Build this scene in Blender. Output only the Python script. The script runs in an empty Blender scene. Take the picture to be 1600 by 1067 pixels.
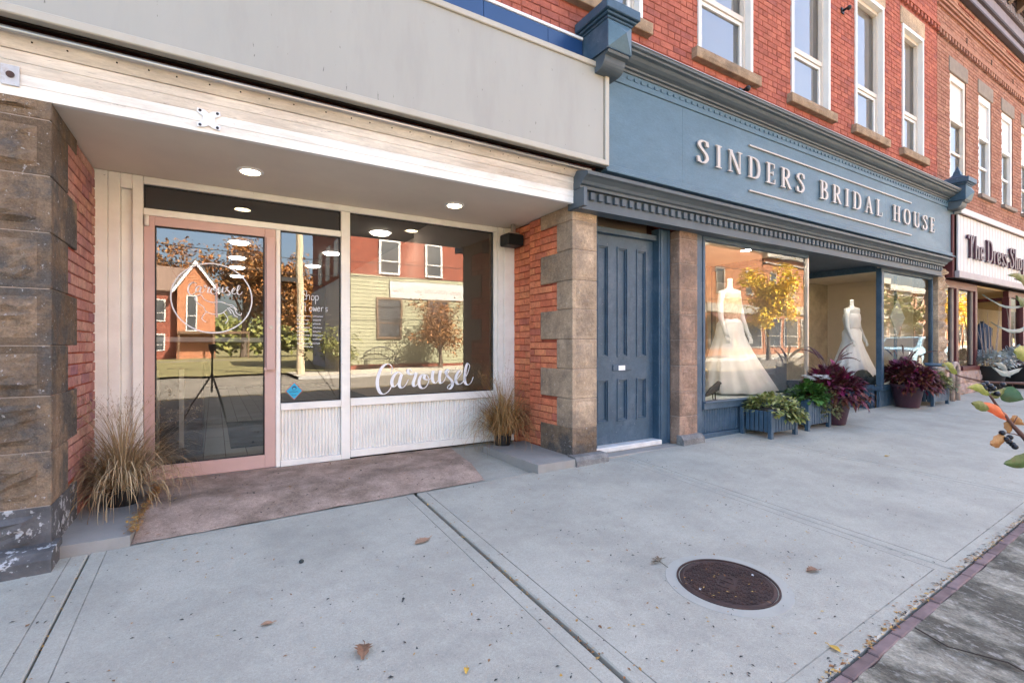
import bpy, math, random
from mathutils import Vector, Matrix
R = random.Random(7)
scene = bpy.context.scene
COL = scene.collection

# ---------------------------------------------------------------- camera, sky, sun, exposure
HEAD = math.radians(31.4)
cam_d = bpy.data.cameras.new("camera")
cam = bpy.data.objects.new("camera", cam_d)
COL.objects.link(cam)
cam.location = (0, 0, 1.10)
cam.rotation_euler = (math.radians(90), 0, -HEAD)
cam_d.sensor_width = 36
cam_d.lens = 36 * 762 / 1600
cam_d.shift_y = 6.5 / 1600
cam_d.clip_start = 0.02
cam_d.clip_end = 1500
scene.camera = cam

SUN_AZ = math.atan2(0.42, 0.91)
SUN_EL = math.radians(40)
world = bpy.data.worlds.new("World")
scene.world = world
world.use_nodes = True
wn = world.node_tree
sky = wn.nodes.new("ShaderNodeTexSky")
sky.sky_type = 'NISHITA'
sky.sun_disc = False
sky.sun_elevation = SUN_EL
sky.sun_rotation = SUN_AZ
sky.air_density = 1.0
sky.dust_density = 5.5
sky.ozone_density = 0.6
bg = wn.nodes["Background"]
bg.inputs[1].default_value = 0.075
wn.links.new(sky.outputs[0], bg.inputs[0])
sun_d = bpy.data.lights.new("sun", 'SUN')
sun_d.energy = 5.0
sun_d.angle = math.radians(0.5)
sun_d.color = (1.0, 0.90, 0.76)
sun = bpy.data.objects.new("sun", sun_d)
COL.objects.link(sun)
sv = Vector((math.sin(SUN_AZ) * math.cos(SUN_EL), math.cos(SUN_AZ) * math.cos(SUN_EL), math.sin(SUN_EL)))
sun.rotation_euler = sv.to_track_quat('Z', 'Y').to_euler()
sun.location = (20, 40, 40)
vs = scene.view_settings
vs.view_transform = 'Standard'
vs.look = 'None'
vs.exposure = 3.84
vs.gamma = 1
vs.use_curve_mapping = False
scene.cycles.max_bounces = 8
scene.cycles.diffuse_bounces = 4
scene.cycles.transparent_max_bounces = 16
scene.cycles.glossy_bounces = 4

# ---------------------------------------------------------------- materials
def srgb(r, g, b):
    f = lambda c: (c / 12.92 if c <= 0.04045 else ((c + 0.055) / 1.055) ** 2.4)
    return (f(r / 255), f(g / 255), f(b / 255))

MATS = {}
def mat(name, col, rough=0.7, var=0.12, vscale=5.0, bump=0.15, bscale=80.0, metal=0.0, spec=0.4,
        stain=None, samt=0.5, sscale=2.0, slo=0.5, shi=0.7, rnd=0.0, emit=0.0, ramp=None, stretch=None, vein=0.0, bdist=0.004, speck=None, grain=None):
    """A procedural principled material: mottled colour, fine relief, stains and (rnd / ramp) a tint of its own for every piece."""
    if name in MATS:
        return MATS[name]
    m = bpy.data.materials.new(name)
    m.use_nodes = True
    nt = m.node_tree; N = nt.nodes; L = nt.links
    bs = N["Principled BSDF"]
    bs.inputs["Roughness"].default_value = rough
    bs.inputs["Metallic"].default_value = metal
    bs.inputs["Specular IOR Level"].default_value = spec
    geo = N.new("ShaderNodeNewGeometry")
    pos = geo.outputs["Position"]
    if stretch:
        mp = N.new("ShaderNodeMapping"); mp.inputs["Scale"].default_value = stretch
        L.new(pos, mp.inputs["Vector"]); pos = mp.outputs[0]
    def noise(scale, detail=5, rgh=0.6):
        n = N.new("ShaderNodeTexNoise"); n.inputs["Scale"].default_value = scale
        n.inputs["Detail"].default_value = detail; n.inputs["Roughness"].default_value = rgh
        L.new(pos, n.inputs["Vector"]); return n.outputs["Fac"]
    def mix(f, a, b, mode='MIX'):
        x = N.new("ShaderNodeMix"); x.data_type = 'RGBA'; x.blend_type = mode
        for s, v in ((x.inputs[0], f), (x.inputs[6], a), (x.inputs[7], b)):
            if isinstance(v, (int, float)): s.default_value = v
            elif isinstance(v, tuple): s.default_value = (*v[:3], 1)
            else: L.new(v, s)
        return x.outputs[2]
    def rng(f, lo, hi, a=0.0, b=1.0):
        r = N.new("ShaderNodeMapRange"); L.new(f, r.inputs[0])
        r.inputs[1].default_value = lo; r.inputs[2].default_value = hi
        r.inputs[3].default_value = a; r.inputs[4].default_value = b
        return r.outputs[0]
    base = tuple(col)
    if ramp or rnd:
        oi = N.new("ShaderNodeObjectInfo")
        ad = N.new("ShaderNodeMath"); ad.operation = 'ADD'
        L.new(oi.outputs["Random"], ad.inputs[0]); L.new(geo.outputs["Random Per Island"], ad.inputs[1])
        fr = N.new("ShaderNodeMath"); fr.operation = 'FRACT'; L.new(ad.outputs[0], fr.inputs[0])
        if ramp:
            cr = N.new("ShaderNodeValToRGB")
            el = cr.color_ramp.elements
            while len(el) < len(ramp): el.new(0.5)
            for i, c in enumerate(ramp):
                el[i].position = i / (len(ramp) - 1); el[i].color = (*c, 1)
            L.new(fr.outputs[0], cr.inputs[0]); base = cr.outputs[0]
        else:
            base = mix(rng(fr.outputs[0], 0, 1), tuple(c * (1 - rnd) for c in col), tuple(min(1, c * (1 + rnd)) for c in col))
    n1 = noise(vscale)
    if var:
        k = rng(n1, 0.3, 0.7, 1 - var, 1 + var)
        cm = N.new("ShaderNodeCombineColor")
        for i in range(3): L.new(k, cm.inputs[i])
        base = mix(1.0, base, cm.outputs[0], 'MULTIPLY')
    if stain:
        n2 = noise(sscale, 8, 0.65)
        f = rng(n2, slo, shi, 0, samt)
        base = mix(f, base, tuple(stain))
    if speck:
        sc_, lo_, hi_, scol, samt2 = speck
        n3 = noise(sc_, 3, 0.7)
        base = mix(rng(n3, lo_, hi_, 0, samt2), base, tuple(scol))
    if grain:
        for gs, ga in grain:
            k = rng(noise(gs, 4, 0.75), 0.3, 0.7, 1 - ga, 1 + ga)
            cm = N.new("ShaderNodeCombineColor")
            for i in range(3): L.new(k, cm.inputs[i])
            base = mix(1.0, base, cm.outputs[0], 'MULTIPLY')
    if isinstance(base, tuple): bs.inputs["Base Color"].default_value = (*base, 1)
    else: L.new(base, bs.inputs["Base Color"])
    if bump:
        bp = N.new("ShaderNodeBump"); bp.inputs["Strength"].default_value = bump; bp.inputs["Distance"].default_value = bdist
        L.new(noise(bscale, 6, 0.7), bp.inputs["Height"]); L.new(bp.outputs[0], bs.inputs["Normal"])
    if emit:
        bs.inputs["Emission Color"].default_value = (*col, 1); bs.inputs["Emission Strength"].default_value = emit
    MATS[name] = m
    return m

def glass_mat(name, ior=2.2, tint=(1, 1, 1), wob=0.0, wscale=1.2):
    m = bpy.data.materials.new(name); m.use_nodes = True
    nt = m.node_tree; N = nt.nodes; L = nt.links
    N.remove(N["Principled BSDF"])
    tr = N.new("ShaderNodeBsdfTransparent"); tr.inputs[0].default_value = (*tint, 1)
    gl = N.new("ShaderNodeBsdfGlossy"); gl.inputs["Roughness"].default_value = 0.0
    fr = N.new("ShaderNodeFresnel"); fr.inputs["IOR"].default_value = ior
    geo = N.new("ShaderNodeNewGeometry")
    if wob:
        nz = N.new("ShaderNodeTexNoise"); nz.inputs["Scale"].default_value = wscale; nz.inputs["Detail"].default_value = 1.5
        L.new(geo.outputs["Position"], nz.inputs["Vector"])
        bp = N.new("ShaderNodeBump"); bp.inputs["Strength"].default_value = wob; bp.inputs["Distance"].default_value = 0.02
        L.new(nz.outputs["Fac"], bp.inputs["Height"]); L.new(bp.outputs[0], gl.inputs["Normal"])
    mx = N.new("ShaderNodeMixShader")
    L.new(fr.outputs[0], mx.inputs[0]); L.new(tr.outputs[0], mx.inputs[1]); L.new(gl.outputs[0], mx.inputs[2])
    L.new(mx.outputs[0], N["Material Output"].inputs[0])
    return m

GLASS = glass_mat("shop glass", 2.35, (0.86, 0.86, 0.84), 0.04, 1.6)
GLASS_B = glass_mat("bridal shop glass", 1.74, (0.95, 0.95, 0.94), 0.10, 1.3)
GLASS_UP = glass_mat("upstairs glass", 3.4, (0.9, 0.92, 0.92), 0.10, 1.4)

BRICK_RED = [(0.27, 0.083, 0.058), (0.33, 0.100, 0.068), (0.38, 0.122, 0.080), (0.30, 0.088, 0.064), (0.35, 0.112, 0.074), (0.245, 0.078, 0.064)]
BRICK_ORANGE = [(0.58, 0.165, 0.088), (0.66, 0.205, 0.105), (0.70, 0.26, 0.125), (0.60, 0.18, 0.10), (0.68, 0.235, 0.12), (0.46, 0.135, 0.095)]
BRICK_TAN = [(0.255, 0.115, 0.078), (0.30, 0.143, 0.097), (0.33, 0.168, 0.115), (0.235, 0.10, 0.068), (0.31, 0.15, 0.105), (0.275, 0.128, 0.088)]
m_brick = mat("red brick", (1, 1, 1), 0.85, 0.22, 9, 0.45, 120, ramp=BRICK_RED, stain=(0.15, 0.055, 0.05), samt=0.55, sscale=1.1, slo=0.52, shi=0.72, speck=(34, 0.66, 0.74, (0.42, 0.26, 0.22), 0.45), spec=0.2, grain=((150, .2), (45, .16), (2.2, .14)))
m_brick_or = mat("orange brick", (1, 1, 1), 0.85, 0.2, 11, 0.4, 120, ramp=BRICK_ORANGE, speck=(30, 0.68, 0.76, (0.42, 0.26, 0.22), 0.4), spec=0.2, grain=((150, .2), (45, .16)))
m_brick_left = mat("dull red brick", (1, 1, 1), 0.85, 0.25, 11, 0.5, 110, ramp=[(c[0] * .62, c[1] * .95, c[2] * 1.5) for c in BRICK_ORANGE], speck=(26, 0.62, 0.72, (0.36, 0.27, 0.25), 0.5), spec=0.2, grain=((150, .22), (40, .2)))
m_brick_tan = mat("buff pink brick", (1, 1, 1), 0.85, 0.15, 9, 0.3, 120, ramp=BRICK_TAN, spec=0.2)
m_mortar = mat("dark red mortar", (0.23, 0.072, 0.052), 0.95, 0.3, 12, 0.4, 150, spec=0.1)
m_mortar_or = mat("red tinted mortar", (0.34, 0.085, 0.05), 0.95, 0.3, 12, 0.4, 150, spec=0.1)
m_mortar_tan = mat("pink mortar", (0.20, 0.11, 0.085), 0.95, 0.2, 12, 0.3, 150, spec=0.1)
m_stone = mat("brown sandstone", (0.43, 0.315, 0.215), 0.92, 0.25, 3.0, 1.0, 24, rnd=0.16, stain=(0.19, 0.15, 0.12), samt=0.55, sscale=3.6, slo=0.47, shi=0.62, speck=(30, 0.66, 0.72, (0.5, 0.46, 0.42), 0.5), spec=0.15, bdist=0.02, grain=((120, .22), (30, .18)))
m_stone_mid = mat("red brown sandstone", (0.33, 0.215, 0.155), 0.92, 0.25, 3.0, 1.0, 24, rnd=0.18, stain=(0.16, 0.118, 0.092), samt=0.7, sscale=3.4, slo=0.46, shi=0.62, speck=(30, 0.66, 0.72, (0.42, 0.36, 0.32), 0.5), spec=0.15, bdist=0.02, grain=((120, .22), (30, .18)))
m_stone_dark = mat("sooty sandstone", (0.215, 0.150, 0.100), 0.92, 0.35, 2.8, 1.0, 20, rnd=0.3, stain=(0.100, 0.094, 0.088), samt=0.85, sscale=2.6, slo=0.45, shi=0.56, speck=(36, 0.645, 0.70, (0.55, 0.53, 0.52), 0.6), spec=0.15, bdist=0.03, grain=((110, .25), (26, .22)))
m_stone_base = mat("stained plinth stone", (0.10, 0.095, 0.095), 0.85, 0.4, 6, 0.8, 50, speck=(16, 0.56, 0.62, (0.55, 0.54, 0.54), 0.75), spec=0.2, bdist=0.01)
m_plinth = mat("grey plinth stone", (0.20, 0.19, 0.18), 0.85, 0.35, 7, 0.8, 40, stain=(0.10, 0.095, 0.09), samt=.7, sscale=5, speck=(30, 0.64, 0.70, (0.5, 0.49, 0.48), 0.6), spec=0.2, bdist=0.015, grain=((90, .25),))
m_sill = mat("sill sandstone", (0.30, 0.215, 0.145), 0.92, 0.3, 7, 0.8, 50, stain=(0.13, 0.10, 0.08), samt=0.6, sscale=5, spec=0.1, bdist=0.012)
m_lime = mat("stone joint", (0.33, 0.26, 0.21), 0.95, 0.2, 20, 0.3, 120, spec=0.1)
m_cream = mat("cream painted timber", (0.82, 0.785, 0.725), 0.55, 0.06, 4, 0.12, 40, stain=(0.45, 0.38, 0.31), samt=0.22, sscale=3, spec=0.4, speck=(28, 0.70, 0.75, (0.25, 0.2, 0.17), 0.6))
m_fascia_dirty = mat("tobacco stained paint", (0.62, 0.55, 0.46), 0.65, 0.14, 5, 0.25, 60, stain=(0.27, 0.18, 0.11), samt=0.6, sscale=2.0, slo=0.42, shi=0.68, stretch=(0.35, 1, 2.5), speck=(30, 0.66, 0.72, (0.12, 0.085, 0.06), 0.7), grain=((60, .12), (10, .10)))
m_fascia = mat("weathered white paint", (0.80, 0.77, 0.71), 0.65, 0.12, 5, 0.25, 60, stain=(0.36, 0.26, 0.17), samt=0.55, sscale=2.2, slo=0.45, shi=0.72, stretch=(0.35, 1, 1.8), speck=(30, 0.68, 0.74, (0.16, 0.11, 0.08), 0.6), grain=((60, .08), (8, .07)))
m_soffit = mat("taupe soffit board", (0.72, 0.64, 0.53), 0.6, 0.05, 2, 0.05, 40, spec=0.3)
m_pink = mat("dusty pink paint", (0.53, 0.345, 0.305), 0.42, 0.05, 4, 0.04, 60, spec=0.5)
m_signwhite = mat("blank sign panel", (0.325, 0.312, 0.272), 0.42, 0.03, 1.5, 0.03, 30, spec=0.5, stain=(0.235, 0.215, 0.185), samt=.5, sscale=1.4, slo=.5, shi=.8, stretch=(2.5, 1, .5), speck=(16, 0.715, 0.725, (0.06, 0.05, 0.04), 0.8))
m_signframe = mat("sign frame enamel", (0.40, 0.365, 0.30), 0.4, 0.06, 6, 0.03, 30, stain=(0.40, 0.31, 0.2), samt=0.4, sscale=7, slo=0.55, shi=0.75, spec=0.5)
m_black = mat("matt black", (0.012, 0.011, 0.011), 0.5, 0.2, 10, 0.1, 60)
m_dark = mat("dark cavity timber", (0.03, 0.022, 0.018), 0.9, 0.3, 6, 0.3, 40, spec=0.1)
m_steel = mat("zinc drip edge", (0.42, 0.39, 0.36), 0.38, 0.15, 5, 0.06, 30, metal=0.8, stretch=(0.4, 1, 1))
m_plastic = mat("white plastic", (0.72, 0.72, 0.74), 0.4, 0.04, 6, 0.03, 40)
m_navy = mat("navy enamel panel", (0.012, 0.045, 0.135), 0.28, 0.06, 3, 0.02, 20, spec=0.6)
m_blue = mat("slate blue paint", (0.038, 0.076, 0.116), 0.5, 0.12, 4, 0.15, 70, stain=(0.115, 0.145, 0.185), samt=0.45, sscale=3, spec=0.4, speck=(40, 0.685, 0.72, (0.36, 0.38, 0.40), 0.55), grain=((70, .14), (12, .12)))
m_bluesign = mat("pale slate blue board", (0.076, 0.135, 0.180), 0.5, 0.10, 2.2, 0.3, 60, stain=(0.145, 0.215, 0.258), samt=0.5, sscale=1.6, stretch=(0.5, 1, 1.2), spec=0.4, speck=(40, 0.70, 0.75, (0.05, 0.08, 0.11), 0.5), grain=((60, .10), (9, .08)))
m_corn = mat("dark blue grey cornice", (0.075, 0.095, 0.112), 0.55, 0.14, 4, 0.12, 50, spec=0.4)
m_letter = mat("champagne letter", (0.47, 0.405, 0.36), 0.4, 0.08, 8, 0.05, 60, spec=0.5)
m_vinyl = mat("white vinyl", (0.78, 0.78, 0.80), 0.45, 0.02, 6, 0.0)
m_maroon = mat("maroon paint", (0.085, 0.020, 0.022), 0.45, 0.12, 5, 0.06, 50)
m_plum = mat("dark plum letter", (0.060, 0.017, 0.032), 0.4, 0.1, 5, 0.05, 50)
m_boardwhite = mat("white beadboard", (0.52, 0.50, 0.49), 0.55, 0.05, 6, 0.08, 40)
m_winwhite = mat("white window paint", (0.66, 0.645, 0.62), 0.5, 0.04, 5, 0.05, 40)
m_wintan = mat("cream window timber", (0.60, 0.53, 0.46), 0.55, 0.06, 5, 0.06, 40)
m_blind = mat("white roller blind", (0.78, 0.79, 0.80), 0.8, 0.02, 3, 0.0)
m_curtain = mat("grey curtain", (0.40, 0.40, 0.40), 0.9, 0.08, 3, 0.05, 20)
m_walk = mat("pale concrete", (0.395, 0.370, 0.310), 0.9, 0.07, 2.2, 0.6, 180, stain=(0.295, 0.275, 0.232), samt=0.8, sscale=1.7, slo=0.45, shi=0.72, speck=(75, 0.645, 0.70, (0.17, 0.165, 0.155), 0.5), spec=0.25, grain=((260, .16), (90, .12), (14, .06)))
m_walkedge = mat("trowelled concrete edge", (0.400, 0.375, 0.315), 0.85, 0.07, 2.2, 0.15, 150, spec=0.25, speck=(70, 0.69, 0.73, (0.15, 0.15, 0.16), 0.5), grain=((200, .08), (14, .05)))
m_joint = mat('dirty scored joint', (0.27, 0.255, 0.215), 0.95, 0.3, 20, 0.2, 90, spec=.1)
m_oldconc = mat("old dirty concrete", (0.30, 0.27, 0.215), 0.97, 0.5, 9, 1.0, 30, stain=(0.085, 0.076, 0.060), samt=0.85, sscale=3.4, slo=0.44, shi=0.56, stretch=(1.3, .75, 1.0), speck=(24, 0.56, 0.66, (0.46, 0.43, 0.385), 0.5), spec=0.2, bdist=0.02, grain=((110, .35), (40, .25)))
m_paver = mat("purple brick paver", (0.185, 0.130, 0.124), 0.9, 0.3, 9, 0.5, 70, rnd=0.18, spec=0.2)
m_flag = mat("grey flagstone", (0.30, 0.28, 0.255), 0.9, 0.15, 4, 0.4, 70, stain=(0.19, 0.175, 0.16), samt=0.5, sscale=4, spec=0.2)
m_asphalt = mat("worn asphalt", (0.165, 0.148, 0.122), 0.95, 0.2, 1.0, 0.5, 120, spec=0.2)
m_rust = mat("rusty cast iron", (0.058, 0.034, 0.030), 0.7, 0.3, 14, 0.35, 90, stain=(0.11, 0.048, 0.028), samt=0.5, sscale=9, metal=0.25, spec=0.4)
m_berry = mat("black berry skin", (0.006, 0.006, 0.012), 0.3, 0.1, 10, 0)
m_twig = mat("red brown twig", (0.10, 0.045, 0.035), 0.7, 0.2, 30, 0.2, 80)
# ---------------------------------------------------------------- mesh helpers
class MB:
    def __init__(s): s.v = []; s.f = []; s.mi = []
    def add(s, vs_, fs, mi=0):
        o = len(s.v); s.v.extend([tuple(p) for p in vs_])
        for f in fs: s.f.append(tuple(o + i for i in f)); s.mi.append(mi)
    def quad(s, a, b, c, d, mi=0): s.add((a, b, c, d), ((0, 1, 2, 3),), mi)
    def box(s, x0, x1, y0, y1, z0, z1, mi=0, bev=0.0):
        if bev <= 0:
            s.add(((x0, y0, z0), (x1, y0, z0), (x1, y1, z0), (x0, y1, z0), (x0, y0, z1), (x1, y0, z1), (x1, y1, z1), (x0, y1, z1)),
                  ((0, 3, 2, 1), (4, 5, 6, 7), (0, 1, 5, 4), (1, 2, 6, 5), (2, 3, 7, 6), (3, 0, 4, 7)), mi)
            return
        b = min(bev, (x1 - x0) * .45, (y1 - y0) * .45, (z1 - z0) * .45)
        P = []
        for z, i in ((z0, b), (z0 + b, 0), (z1 - b, 0), (z1, b)):
            x0i, x1i, y0i, y1i = x0 + i, x1 - i, y0 + i, y1 - i
            c = 0 if i else b
            P += [(x0i + c, y0i, z), (x1i - c, y0i, z), (x1i, y0i + c, z), (x1i, y1i - c, z), (x1i - c, y1i, z), (x0i + c, y1i, z), (x0i, y1i - c, z), (x0i, y0i + c, z)]
        F = [tuple(range(7, -1, -1)), tuple(range(24, 32))]
        for r in range(3):
            for k in range(8):
                F.append((r * 8 + k, r * 8 + (k + 1) % 8, r * 8 + 8 + (k + 1) % 8, r * 8 + 8 + k))
        s.add(P, F, mi)
    def prism(s, poly, d0, d1, axis='y', mi=0):
        """closed polygon swept along one axis; poly holds the two other coordinates"""
        n = len(poly)
        def P(p, d): return {'x': (d, p[0], p[1]), 'y': (p[0], d, p[1]), 'z': (p[0], p[1], d)}[axis]
        vs_ = [P(p, d0) for p in poly] + [P(p, d1) for p in poly]
        fs = [tuple(range(n)), tuple(range(2 * n - 1, n - 1, -1))] + [(i, n + i, n + (i + 1) % n, (i + 1) % n) for i in range(n)]
        s.add(vs_, fs, mi)
    def tube(s, pts, rad, n=8, cap=True, mi=0):
        pts = [Vector(p) for p in pts]
        if not hasattr(rad, '__len__'): rad = [rad] * len(pts)
        o = len(s.v); up = Vector((0, 0, 1)); u0 = None
        for i, p in enumerate(pts):
            t = (pts[min(i + 1, len(pts) - 1)] - pts[max(i - 1, 0)])
            t = t.normalized() if t.length > 1e-9 else Vector((0, 0, 1))
            if u0 is None: u0 = t.cross(up if abs(t.z) < .95 else Vector((1, 0, 0))).normalized()
            u = (u0 - t * u0.dot(t)); u = u.normalized() if u.length > 1e-6 else t.orthogonal().normalized(); u0 = u
            w = t.cross(u)
            for k in range(n):
                a = 2 * math.pi * k / n
                s.v.append(tuple(p + (u * math.cos(a) + w * math.sin(a)) * rad[i]))
        for i in range(len(pts) - 1):
            for k in range(n):
                s.f.append((o + i * n + k, o + i * n + (k + 1) % n, o + (i + 1) * n + (k + 1) % n, o + (i + 1) * n + k)); s.mi.append(mi)
        if cap:
            s.f.append(tuple(o + k for k in range(n - 1, -1, -1))); s.mi.append(mi)
            e = o + (len(pts) - 1) * n
            s.f.append(tuple(e + k for k in range(n))); s.mi.append(mi)
    def lathe(s, prof, cx, cy, n=24, mi=0, sx=1, sy=1, jit=None):
        o = len(s.v)
        for (r, z) in prof:
            for k in range(n):
                a = 2 * math.pi * k / n
                j = jit(a, z) if jit else 1
                s.v.append((cx + r * j * sx * math.cos(a), cy + r * j * sy * math.sin(a), z))
        for i in range(len(prof) - 1):
            for k in range(n):
                s.f.append((o + i * n + k, o + i * n + (k + 1) % n, o + (i + 1) * n + (k + 1) % n, o + (i + 1) * n + k)); s.mi.append(mi)
        s.f.append(tuple(o + k for k in range(n - 1, -1, -1))); s.mi.append(mi)
        e = o + (len(prof) - 1) * n
        s.f.append(tuple(e + k for k in range(n))); s.mi.append(mi)
    def ball(s, c, r, n=10, m=6, mi=0, sc=(1, 1, 1)):
        o = len(s.v)
        for i in range(m + 1):
            th = math.pi * i / m
            for k in range(n):
                a = 2 * math.pi * k / n
                s.v.append((c[0] + r * sc[0] * math.sin(th) * math.cos(a), c[1] + r * sc[1] * math.sin(th) * math.sin(a), c[2] + r * sc[2] * math.cos(th)))
        for i in range(m):
            for k in range(n):
                s.f.append((o + i * n + k, o + (i + 1) * n + k, o + (i + 1) * n + (k + 1) % n, o + i * n + (k + 1) % n)); s.mi.append(mi)
    def mesh(s, name, mats, smooth=False):
        me = bpy.data.meshes.new(name)
        me.from_pydata(s.v, [], s.f)
        for m in (mats if isinstance(mats, (list, tuple)) else [mats]): me.materials.append(m)
        if any(s.mi): me.polygons.foreach_set("material_index", s.mi)
        if smooth: me.polygons.foreach_set("use_smooth", [True] * len(s.f))
        me.update()
        return me
    def build(s, name, mats, parent=None, kind=None, smooth=False, loc=None, rz=0.0):
        return link(name, s.mesh(name, mats, smooth), parent, kind, loc, rz)

def link(name, me, parent=None, kind=None, loc=None, rz=0.0):
    o = bpy.data.objects.new(name, me)
    COL.objects.link(o)
    if loc is not None: o.location = loc
    if rz: o.rotation_euler = (0, 0, rz)
    if parent is not None: put(o, parent)
    if kind: o["kind"] = kind
    return o

def put(o, parent):
    """parent a world-space piece to its thing without moving it"""
    o.parent = parent
    o.matrix_parent_inverse = WM[parent.name].inverted() if parent.name in WM else Matrix.Identity(4)

WM = {}
def tag(o, label, cat, group=None):
    o["label"] = label; o["category"] = cat
    if group: o["group"] = group
    return o
def thing(name, label, cat, loc=(0, 0, 0), rz=0.0, group=None):
    o = bpy.data.objects.new(name, None)
    COL.objects.link(o)
    o.location = loc; o.rotation_euler = (0, 0, rz)
    o.empty_display_size = 0.2
    WM[o.name] = Matrix.Translation(Vector(loc)) @ Matrix.Rotation(rz, 4, 'Z')
    return tag(o, label, cat, group)
def part(name, parent, mats, x0, x1, y0, y1, z0, z1, bev=0.0, **k):
    b = MB(); b.box(x0, x1, y0, y1, z0, z1, bev=bev)
    return b.build(name, mats, parent, **k)

def inst(name, me, parent, loc, scl=(1, 1, 1), rz=0.0):
    o = bpy.data.objects.new(name, me); COL.objects.link(o)
    o.location = loc; o.scale = scl; o.rotation_euler = (0, 0, rz)
    put(o, parent)
    return o
def copy_tree(o, parent=None):
    c = o.copy(); COL.objects.link(c)
    if parent is not None: c.parent = parent
    for ch in list(o.children): copy_tree(ch, c)
    return c
def dup(o, loc, rz=None, label=None, scale=None):
    c = copy_tree(o); c.location = loc
    if rz is not None: c.rotation_euler = (0, 0, rz)
    if scale: c.scale = (scale,) * 3
    if label: c["label"] = label
    return c

def G(x, y):                                 # height of the sloping pavement
    return -0.088 + 0.0165 * x + 0.036 * (y - 3.6)

# ---------------------------------------------------------------- bricks and stones
def unit_brick():
    b = MB(); c, d = 0.025, 0.07
    F = [(c, 0, d), (1 - c, 0, d), (1 - c, 0, 1 - d), (c, 0, 1 - d)]
    S = [(0, .07, 0), (1, .07, 0), (1, .07, 1), (0, .07, 1)]
    K = [(0, 1, 0), (1, 1, 0), (1, 1, 1), (0, 1, 1)]
    b.add(F + S + K, [(0, 1, 2, 3)] + [(4 + i, 4 + (i + 1) % 4, (i + 1) % 4, i) for i in range(4)] + [(8 + i, 8 + (i + 1) % 4, 4 + (i + 1) % 4, 4 + i) for i in range(4)])
    return b
UB = unit_brick()
UBM = {}
def brick_mesh(m):
    if m.name not in UBM: UBM[m.name] = UB.mesh("brick", m)
    return UBM[m.name]

def brickwork(parent, org, rz, width, z0, z1, m, holes=(), course=0.0725, length=0.213, joint=0.009, depth=0.05, cap=300, seed=1, score=None, name="brick", restname="brickwork"):
    """running-bond wall of single bricks; local x runs along the wall, the face looks to local -y"""
    r = random.Random(seed); ca, sa = math.cos(rz), math.sin(rz)
    items = []
    nrow = int((z1 - z0) / course + 0.5)
    course = (z1 - z0) / nrow
    for k in range(nrow):
        za, zb = z0 + k * course, z0 + (k + 1) * course - joint
        x = -length * (0.5 if k % 2 else 0.0) - r.random() * 0.02
        spans = [(0.0, width)]
        for (h0, h1, hz0, hz1) in holes:
            if hz0 < (za + zb) / 2 < hz1:
                ns = []
                for a, b_ in spans:
                    if h0 > a: ns.append((a, min(b_, h0)))
                    if h1 < b_: ns.append((max(a, h1), b_))
                spans = [q for q in ns if q[1] - q[0] > .02]
        hdr = (k % 6 == 5)
        L_ = length / 2 if hdr else length
        while x < width:
            xa, xb = x, x + L_ - joint + r.uniform(-.002, .002)
            for a, b_ in spans:
                p, q = max(xa, a), min(xb, b_)
                if q - p > 0.02: items.append((p, q, za + r.uniform(-.0015, .0015), zb + r.uniform(-.0015, .0015), r.uniform(-.0025, .0025)))
            x += L_
    def sc_(it):
        lx = (it[0] + it[1]) / 2
        wx, wy, wz = org[0] + lx * ca, org[1] + lx * sa, (it[2] + it[3]) / 2
        d = math.sqrt(wx * wx + wy * wy + (wz - 1.1) ** 2)
        return d
    items.sort(key=score or sc_)
    me = brick_mesh(m)
    for (p, q, za, zb, dy) in items[:cap]:
        inst(name, me, parent, (org[0] + p * ca - dy * sa, org[1] + p * sa + dy * ca, za), (q - p, depth, zb - za), rz)
    if len(items) > cap:
        b = MB()
        for (p, q, za, zb, dy) in items[cap:]:
            vs_ = []
            for (ux, uy, uz) in UB.v:
                lx, ly = p + ux * (q - p), uy * depth + dy
                vs_.append((org[0] + lx * ca - ly * sa, org[1] + lx * sa + ly * ca, za + uz * (zb - za)))
            b.add(vs_, UB.f)
        b.build(restname, m, parent, kind="stuff")

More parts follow.
